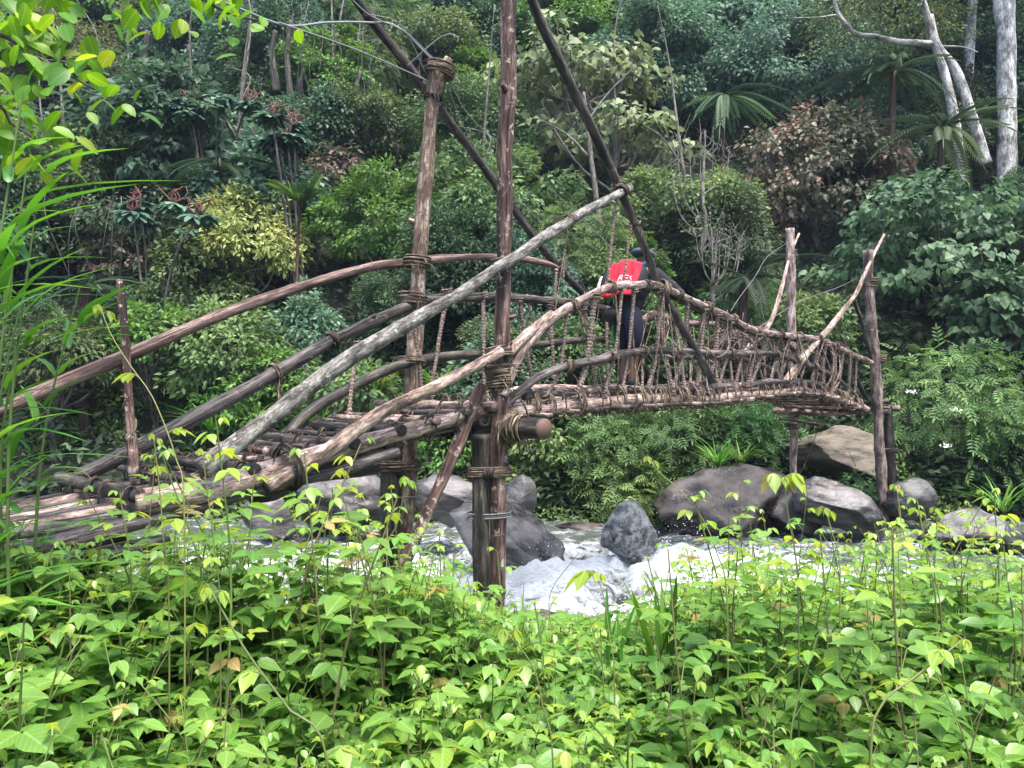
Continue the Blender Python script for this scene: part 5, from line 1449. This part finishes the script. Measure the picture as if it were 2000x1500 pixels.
for k in range(420):                                      # beyond both sides of the picture
    y = 1.0 + 4.6 * rg.random(); x = rg.choice([-1, 1]) * (.66 * y + .3 + 2.2 * rg.random()); z = bz(x, y)
    if on_ramp(x, y) or z < .2: continue
    H = min(rg.uniform(.25, .6), max(.2, top_limit(x, y, z)))
    weed(rg, ms, ml, (x, y, z), H, rg.normal(0, .10, 2), 9, rg.uniform(.06, .095), .15, .6)
for k in range(420):
    y = 1.2 + 5.2 * rg.random(); x = (rg.random() * 2 - 1) * (.72 * y + .4); z = bz(x, y)
    if z < .15: continue
    blades(rg, mg, (x, y, z), 6, max(.05, min(rg.uniform(.25, .6), top_limit(x, y, z))), .5, .008)
for k in range(190):
    y = 1.3 + 4.2 * rg.random(); x = (rg.random() * 2 - 1) * (.70 * y + .3); z = bz(x, y)
    if on_ramp(x, y) or z < .2: continue
    H = min(rg.uniform(.3, .6), top_limit(x, y, z))
    if H > .12: herb(rg, ms, ml, (x, y, z), H, rg.normal(0, .06, 2), 6, rg.uniform(.08, .125))
for k in range(150):                                      # dry stalks
    y = 1.6 + 3.8 * rg.random(); x = (rg.random() * 2 - 1) * (.70 * y + .3); z = bz(x, y)
    if on_ramp(x, y) or z < .2: continue
    H = min(rg.uniform(.3, .75), top_limit(x, y, z) + .08); a = rg.normal(0, .14, 2)
    if H < .12: continue
    ms.tube(spline([(x, y, z), (x + a[0] * .4, y + a[1] * .4, z + H * .6), (x + a[0], y + a[1], z + H)], 8), np.linspace(.004, .0018, 8), 5, False); ms.A[-1][:, 2] = 1.0
g1 = obj("weed_carpet_leaves", ml, M_WEED); tag(g1, "dense carpet of three-leaved weeds covering the near bank", None, None, "stuff")
g2 = obj("weed_carpet_stems", ms, M_STEM); tag(g2, "thin stems of the weeds covering the near bank", None, None, "stuff")
g3 = obj("bank_grass", mg, M_GRASS); tag(g3, "fine grass growing among the near bank weeds", None, None, "stuff")

# individual weeds, copies of a dozen
WEEDS = []
for k in range(19):
    rgk = np.random.default_rng(900 + k)
    kind = "herb" if 11 <= k < 14 else "weed"
    lab = "branching weed with tiny star-shaped buds in the near bank greenery" if kind == "herb" else "knee-high three-leaved weed with yellowish young tips in the near bank greenery"
    root = thing("weed", (0, 0, 0), lab, "weed", "star-budded weeds on the near bank" if kind == "herb" else "three-leaved weeds on the near bank")
    ms, ml = MB(), MB()
    if kind == "herb": herb(rgk, ms, ml, (0, 0, 0), .75, rgk.normal(0, .08, 2), 7)
    elif k >= 14: weed(rgk, ms, ml, (0, 0, 0), 1.0, rgk.normal(0, .16, 2), int(rgk.integers(13, 18)), rgk.uniform(.068, .085), .25, 1.0, .2)
    else: weed(rgk, ms, ml, (0, 0, 0), .62, rgk.normal(0, .13, 2), int(rgk.integers(9, 14)), rgk.uniform(.068, .092), .2, 1.0, .2)
    obj("stem", ms, M_STEM, root); obj("foliage", ml, M_WEED, root)
    WEEDS.append(root)
usedw = set()
def put_weed(x, y, s, k=None):
    k = int(rg.integers(0, 14)) if k is None else k
    o = WEEDS[k] if k not in usedw else copy_tree(WEEDS[k])
    usedw.add(k)
    o.location = (x, y, bz(x, y) - .02); o.rotation_euler = (rg.normal(0, .08), rg.normal(0, .08), rg.uniform(0, 6.28)); o.scale = (s, s, s * rg.uniform(.9, 1.15))
    return o
cnt = 0
while cnt < 230:
    y = 1.55 + 4.7 * rg.random() ** .8; x = (rg.random() * 2 - 1) * (.70 * y + .1)
    if on_ramp(x, y): continue
    if bz(x, y) < .25: continue
    s = min(rg.uniform(.8, 1.2), top_limit(x, y, bz(x, y)) / .62 * rg.uniform(.85, 1.25))
    if s < .3: continue
    put_weed(x, y, s)
    cnt += 1
cnt = 0
while cnt < 66:                                           # the taller ones along the top of the greenery
    px = rg.uniform(1330, 2020) if cnt % 3 else rg.uniform(60, 760); y = rg.uniform(3.0, 4.9); x = (px - 1000) / FPX * y
    if on_ramp(x, y): continue
    zt = top_limit(x, y, bz(x, y)) + rg.uniform(10, 100 if px > 1000 else 135) / FPX * y
    if zt > .3: put_weed(x, y, zt, int(rg.integers(14, 19)))
    cnt += 1
# plants that stand out one by one
def tall_weed(pts, Y, leaves, label, size=.1, rad=.004, tone=.85, name="tall_weed", cat="weed"):
    """stem through photograph points at distance Y; leaves: (u along stem, azimuth, length factor, droop)"""
    rgk = np.random.default_rng(int(pts[0][0] + pts[-1][1]))
    W = [P(a, b_, Y + .02 * k) for k, (a, b_) in enumerate(pts)]
    g = bz(W[0][0], W[0][1])
    if W[0][2] > g: W = [np.array([W[0][0], W[0][1], g - .03])] + W
    root = thing(name, tuple(W[0]), label, cat)
    sp = spline(W, 40)
    mb = MB(); mb.tube(sp, np.linspace(rad, rad * .5, 40), 6, True); mb.A[-1][:, 2] = .75
    ml = MB()
    for u, az, lf, dr in leaves:
        p = np.array([np.interp(u * 39, np.arange(40), sp[:, j]) for j in range(3)])
        pe = p + np.array([math.cos(az), math.sin(az), .5]) * size * .45 * lf
        mb.tube(spline([p, (p + pe) / 2 + [0, 0, .004], pe], 5), rad * .4, 4, False); mb.A[-1][:, 2] = .75
        for da, ls in ((0, 1.1), (1.3, .9), (-1.3, .9)):
            a = az + da
            d = np.array([math.cos(a), math.sin(a), -dr])
            nr = np.array([math.cos(a) * dr, math.sin(a) * dr, 1.0]) + rgk.normal(0, .2, 3)
            L = size * lf * ls * rgk.uniform(.85, 1.1)
            ml.leaves([pe], [d], [nr], L, L * .62, [np.clip(tone + .12 * (u - .6) + rgk.normal(0, .06), 0, 1)], T_OVATE)
    obj("stem", mb, M_STEM, root); obj("foliage", ml, M_WEED, root)
def lv(us, lf=1.0, dr=.5, tip=True):
    out_ = [(u, 2.4 * k + u * 3, lf * (1.05 - .3 * u), dr + .2 * math.sin(7 * u)) for k, u in enumerate(us)]
    if tip: out_ += [(.985, 0.4, lf * .55, 1.6), (1.0, 2.5, lf * .5, 1.9), (1.0, 4.6, lf * .45, 1.7)]
    return out_
tall_weed([(360, 1010), (345, 900), (300, 780), (255, 715), (215, 650), (197, 600)], 2.9, lv([.35, .55, .72, .84], .95, .6), "climbing yellow-green shoot reaching across the left handrail and stake", .10)
tall_weed([(640, 1180), (760, 1050), (780, 1000), (795, 935)], 3.6, lv([.4, .6, .78], .9, .8), "weed shoot standing in front of the short black post", .11)
tall_weed([(1560, 1240), (1555, 1100), (1540, 1010), (1530, 935)], 3.0, lv([.5, .72], 1.0, .6) + [(1.0, 3.3, 1.0, 1.3), (1.0, .2, 1.0, 1.3)], "tall shoot ending in bright yellow drooping leaves before the oval boulder", .10)
tall_weed([(1420, 1180), (1400, 1080), (1370, 1010), (1330, 960), (1285, 920), (1268, 895)], 3.2, lv([.3, .45, .6, .72, .85], .8, .3), "arching shoot with light leaves in front of the big brown boulder", .085)
tall_weed([(1640, 1230), (1640, 1100), (1625, 1040), (1612, 995)], 3.0, lv([.45, .62, .8], .95, .5), "shoot with folded yellow tip leaves before the oval boulder's right end", .09)
tall_weed([(1760, 1220), (1755, 1090), (1760, 1020), (1750, 950)], 3.2, lv([.4, .58, .75, .88], .8, .3), "upright shoot in front of the far right post", .085)
tall_weed([(1840, 1230), (1825, 1120), (1830, 1050), (1828, 995)], 3.2, lv([.4, .58, .75, .88], .8, .3), "upright shoot in front of the broad right boulder", .085)
tall_weed([(1085, 1330), (1080, 1250), (1075, 1160), (1130, 1080)], 3.3, lv([.35, .55, .75], .7, .3, False), "thin reddish shoot rising into the white water", .08, .003)
tall_weed([(1200, 1330), (1190, 1240), (1180, 1170), (1165, 1120)], 3.0, lv([.3, .5], .8, .4) + [(.98, 2.8, 1.2, .9)], "shoot with one large hanging leaf against the rapids", .10)
tall_weed([(430, 1200), (420, 1080), (405, 960), (395, 880)], 3.0, lv([.5, .7, .85], .8, .6), "upright weed in front of the lower end of the grey pole", .085)
tall_weed([(330, 1180), (320, 1060), (312, 960), (300, 850)], 2.9, lv([.45, .65, .82], .8, .5), "upright weed in front of the ramp logs", .085)
tall_weed([(1080, 1500), (1060, 1380), (1040, 1300), (985, 1230)], 2.1, lv([.3, .5, .7, .88], .9, .6), "leaning weed with hairy brown stem in the middle foreground", .10)
tall_weed([(640, 1500), (560, 1380), (480, 1270), (410, 1150)], 2.0, lv([.25, .45, .6, .8], .9, .6), "long bare yellowish stem leaning left across the foreground weeds", .10, .005)
tall_weed([(1700, 1500), (1720, 1380), (1790, 1320), (1880, 1250)], 2.1, lv([.3, .6, .8, .95], .9, .6), "long brown stem arching right over the foreground weeds", .10, .005)
for k, (px, py, lab) in enumerate([(90, 1130, "leafy weed at the far left below the ramp logs"), (560, 1060, "leafy weed at the end of the ramp's near log"), (690, 1010, "leafy weed in front of the large grey boulder"), (880, 1080, "bushy weed at the foot of the slanting prop"), (1400, 1090, "bushy weed at the right edge of the rapids"), (1500, 1120, "leafy weed right of the rapids under the yellow-tipped shoot"), (1700, 1080, "thick weed clump before the oval boulder"), (1900, 1130, "bushy weed at the right edge before the broad boulder")]):
    Yk = 3.7; c = P(px, py, Yk)
    root = thing("bushy_weed", (c[0], Yk, bz(c[0], Yk)), lab, "weed"); ms, ml = MB(), MB(); rgk = np.random.default_rng(300 + k)
    H = max(.3, c[2] - bz(c[0], Yk))
    for q in range(7):
        weed(rgk, ms, ml, (rgk.normal(0, .12), rgk.normal(0, .10), 0), H * rgk.uniform(.75, 1.12), rgk.normal(0, .12, 2), 11, .078, .15, 1.0)
    obj("stem", ms, M_STEM, root, origin=(0, 0, 0)); obj("foliage", ml, M_WEED, root, origin=(0, 0, 0))
# sword-leaved clump and cane grass
def grass_clump(px, py, Y, n, H, label, w, name="grass_clump", **k):
    c = P(px, py, Y); rgk = np.random.default_rng(int(px + 3 * py))
    root = thing(name, tuple(c), label, "grass"); mg = MB()
    blades(rgk, mg, c, n, H, w=w, **k)
    obj("blades", mg, M_GRASS, root)
grass_clump(1290, 1290, 3.6, 9, .42, "sword-leaved green clump standing before the rapids", .030, "sword_leaf_plant", spread=.22, curl=.12)
grass_clump(1190, 1300, 3.9, 7, .34, "small sword-leaved clump left of the larger one", .022, "sword_leaf_plant", spread=.2, curl=.12)
grass_clump(1010, 1290, 4.0, 8, .36, "narrow grass clump beside the foot of the tall front post", .016, "sword_leaf_plant", spread=.3, curl=.2)
for px, py, Y_, n_, H_, lab in ((1400, 912, 11.75, 46, .55, "grass tuft drooping over the top of the big brown boulder"), (1450, 905, 11.9, 30, .45, "smaller grass tuft behind the big brown boulder's crest"),
                               (420, 850, 12.9, 40, .9, "long grass clump behind the ramp left of the grey pole"), (500, 845, 12.9, 40, .9, "long grass clump behind the ramp under the grey pole"), (620, 850, 12.8, 36, .8, "long grass clump behind the ramp right of the grey pole"), (740, 770, 13.2, 34, .8, "light grass clump behind the tan front post"), (860, 770, 13.2, 30, .7, "light grass clump seen between the two front posts"), (1960, 1000, 11.2, 30, .7, "dry drooping grass above the broad right boulder")):
    grass_clump(px, py, Y_, n_, H_, lab, .022, spread=.6, curl=.8)
rgk = np.random.default_rng(61)
cane = thing("cane_grass", (-2.2, 2.9, bz(-2.2, 2.9)), "tall arching cane grass at the left edge", "grass"); mst, mbl = MB(), MB()
for k, (px, top, lean) in enumerate([(-60, 180, 130), (-20, 330, 90), (20, 420, 60), (-110, 300, 150), (-30, 520, 110), (10, 620, 40), (60, 560, 120)]):
    Yk = 2.75 + .12 * k
    b0 = P(px, 1000, Yk); b0[2] = bz(b0[0], Yk) - .05
    tp_ = P(px + lean * .8, top, Yk + rgk.normal(0, .1))
    md = (b0 + tp_) / 2 + [-.05, 0, .1]
    sp = spline([b0, md, tp_], 24)
    mst.tube(sp, np.linspace(.009, .003, 24), 6, False); mst.A[-1][:, 2] = .4
    for q in range(19):
        u = rgk.uniform(.12, 1.0); p = np.array([np.interp(u * 23, np.arange(24), sp[:, j]) for j in range(3)])
        blades(rgk, mbl, p, 1, rgk.uniform(.18, .36), spread=.42, w=.030, curl=1.35, up=1.0, az=rgk.choice([0, .5, -.4, 3.3, 2.7]), az_sp=.6)
obj("stem", mst, M_STEM, cane); obj("blades", mbl, M_GRASS, cane)

# overhanging tree at upper left, its trunk just outside the picture
root = thing("overhanging_tree", (-3.3, 3.0, bz(-3.3, 3.0)), "near tree with large bright leaves overhanging the upper left corner", "tree")
mt, mlv = MB(), MB(); rgk = np.random.default_rng(8)
TR = np.array([-3.3, 3.0, bz(-3.3, 3.0)])
mt.tube(spline([TR - [0, 0, .3], TR + [.1, 0, 1.6], TR + [.15, .05, 3.4], TR + [.3, .1, 4.6]], 24), np.linspace(.12, .05, 24), 10, True, 1, .06)
limbs = [[TR + [.12, 0, 2.4], P(-60, 50, 3.0), P(70, 110, 3.0), P(185, 175, 3.0)], [TR + [.12, 0, 2.2], P(-60, 180, 2.9), P(20, 240, 2.95), P(100, 290, 3.0)], [TR + [.14, 0, 2.8], P(-60, -40, 3.1), P(40, 30, 3.1), P(80, 110, 3.0)],
         [TR + [.2, 0, 3.6], P(150, -90, 3.2), P(330, -50, 3.2), P(430, 20, 3.25), P(530, 45, 3.3)], [TR + [.2, 0, 3.6], P(120, -90, 3.1), P(260, -60, 3.1), P(325, 5, 3.1)]]
for L_ in limbs:
    sp = spline(L_, 30)
    mt.tube(sp, np.linspace(.022, .004, 30), 7, True, 2)
    for q in range(100 if L_ is not limbs[3] else 46):
        u = 1 - .45 * rgk.random() ** 1.2; p = np.array([np.interp(u * 29, np.arange(30), sp[:, j]) for j in range(3)]) + rgk.normal(0, .10, 3) * [1, 1, .8]
        a = rgk.uniform(0, 6.28); d = np.array([math.cos(a), math.sin(a) * .6, -rgk.uniform(.1, 1.1)])
        L = rgk.uniform(.06, .105)
        mlv.leaves([p], [d], [np.array([rgk.normal(0, .5), -.4 + rgk.normal(0, .4), 1.0])], L, L * .62, [np.clip(rgk.normal(.62, .22), 0, 1)], T_ROUND, curl=np.array([rgk.uniform(0, .25)]))
obj("trunk", mt, M_TRUNK, root); obj("foliage", mlv, M_OVER, root)

# ------------------------------------------------------------------ the damp air of the gorge
mb = MB()
x0, x1, y0, y1, z0, z1 = -64, 64, -10, 93, -2.2, 78
c = np.array([(x, y, z) for z in (z0, z1) for y in (y0, y1) for x in (x0, x1)], float)
mb.add(c, [[(0, 2, 3, 1), (4, 5, 7, 6), (0, 1, 5, 4), (2, 6, 7, 3), (0, 4, 6, 2), (1, 3, 7, 5)]])
M_HAZE = bpy.data.materials.new("damp_air"); M_HAZE.use_nodes = True
nt = M_HAZE.node_tree; nt.nodes.remove(nt.nodes["Principled BSDF"])
pv = nt.nodes.new("ShaderNodeVolumePrincipled")
pv.inputs["Color"].default_value = (0.62, 0.78, 1.0, 1); pv.inputs["Density"].default_value = 0.0006; pv.inputs["Anisotropy"].default_value = 0.2
nt.links.new(pv.outputs[0], nt.nodes["Material Output"].inputs["Volume"])
tag(obj("haze", mb, M_HAZE, smooth=False), "faint bluish damp air of the gorge", None, None, "stuff")
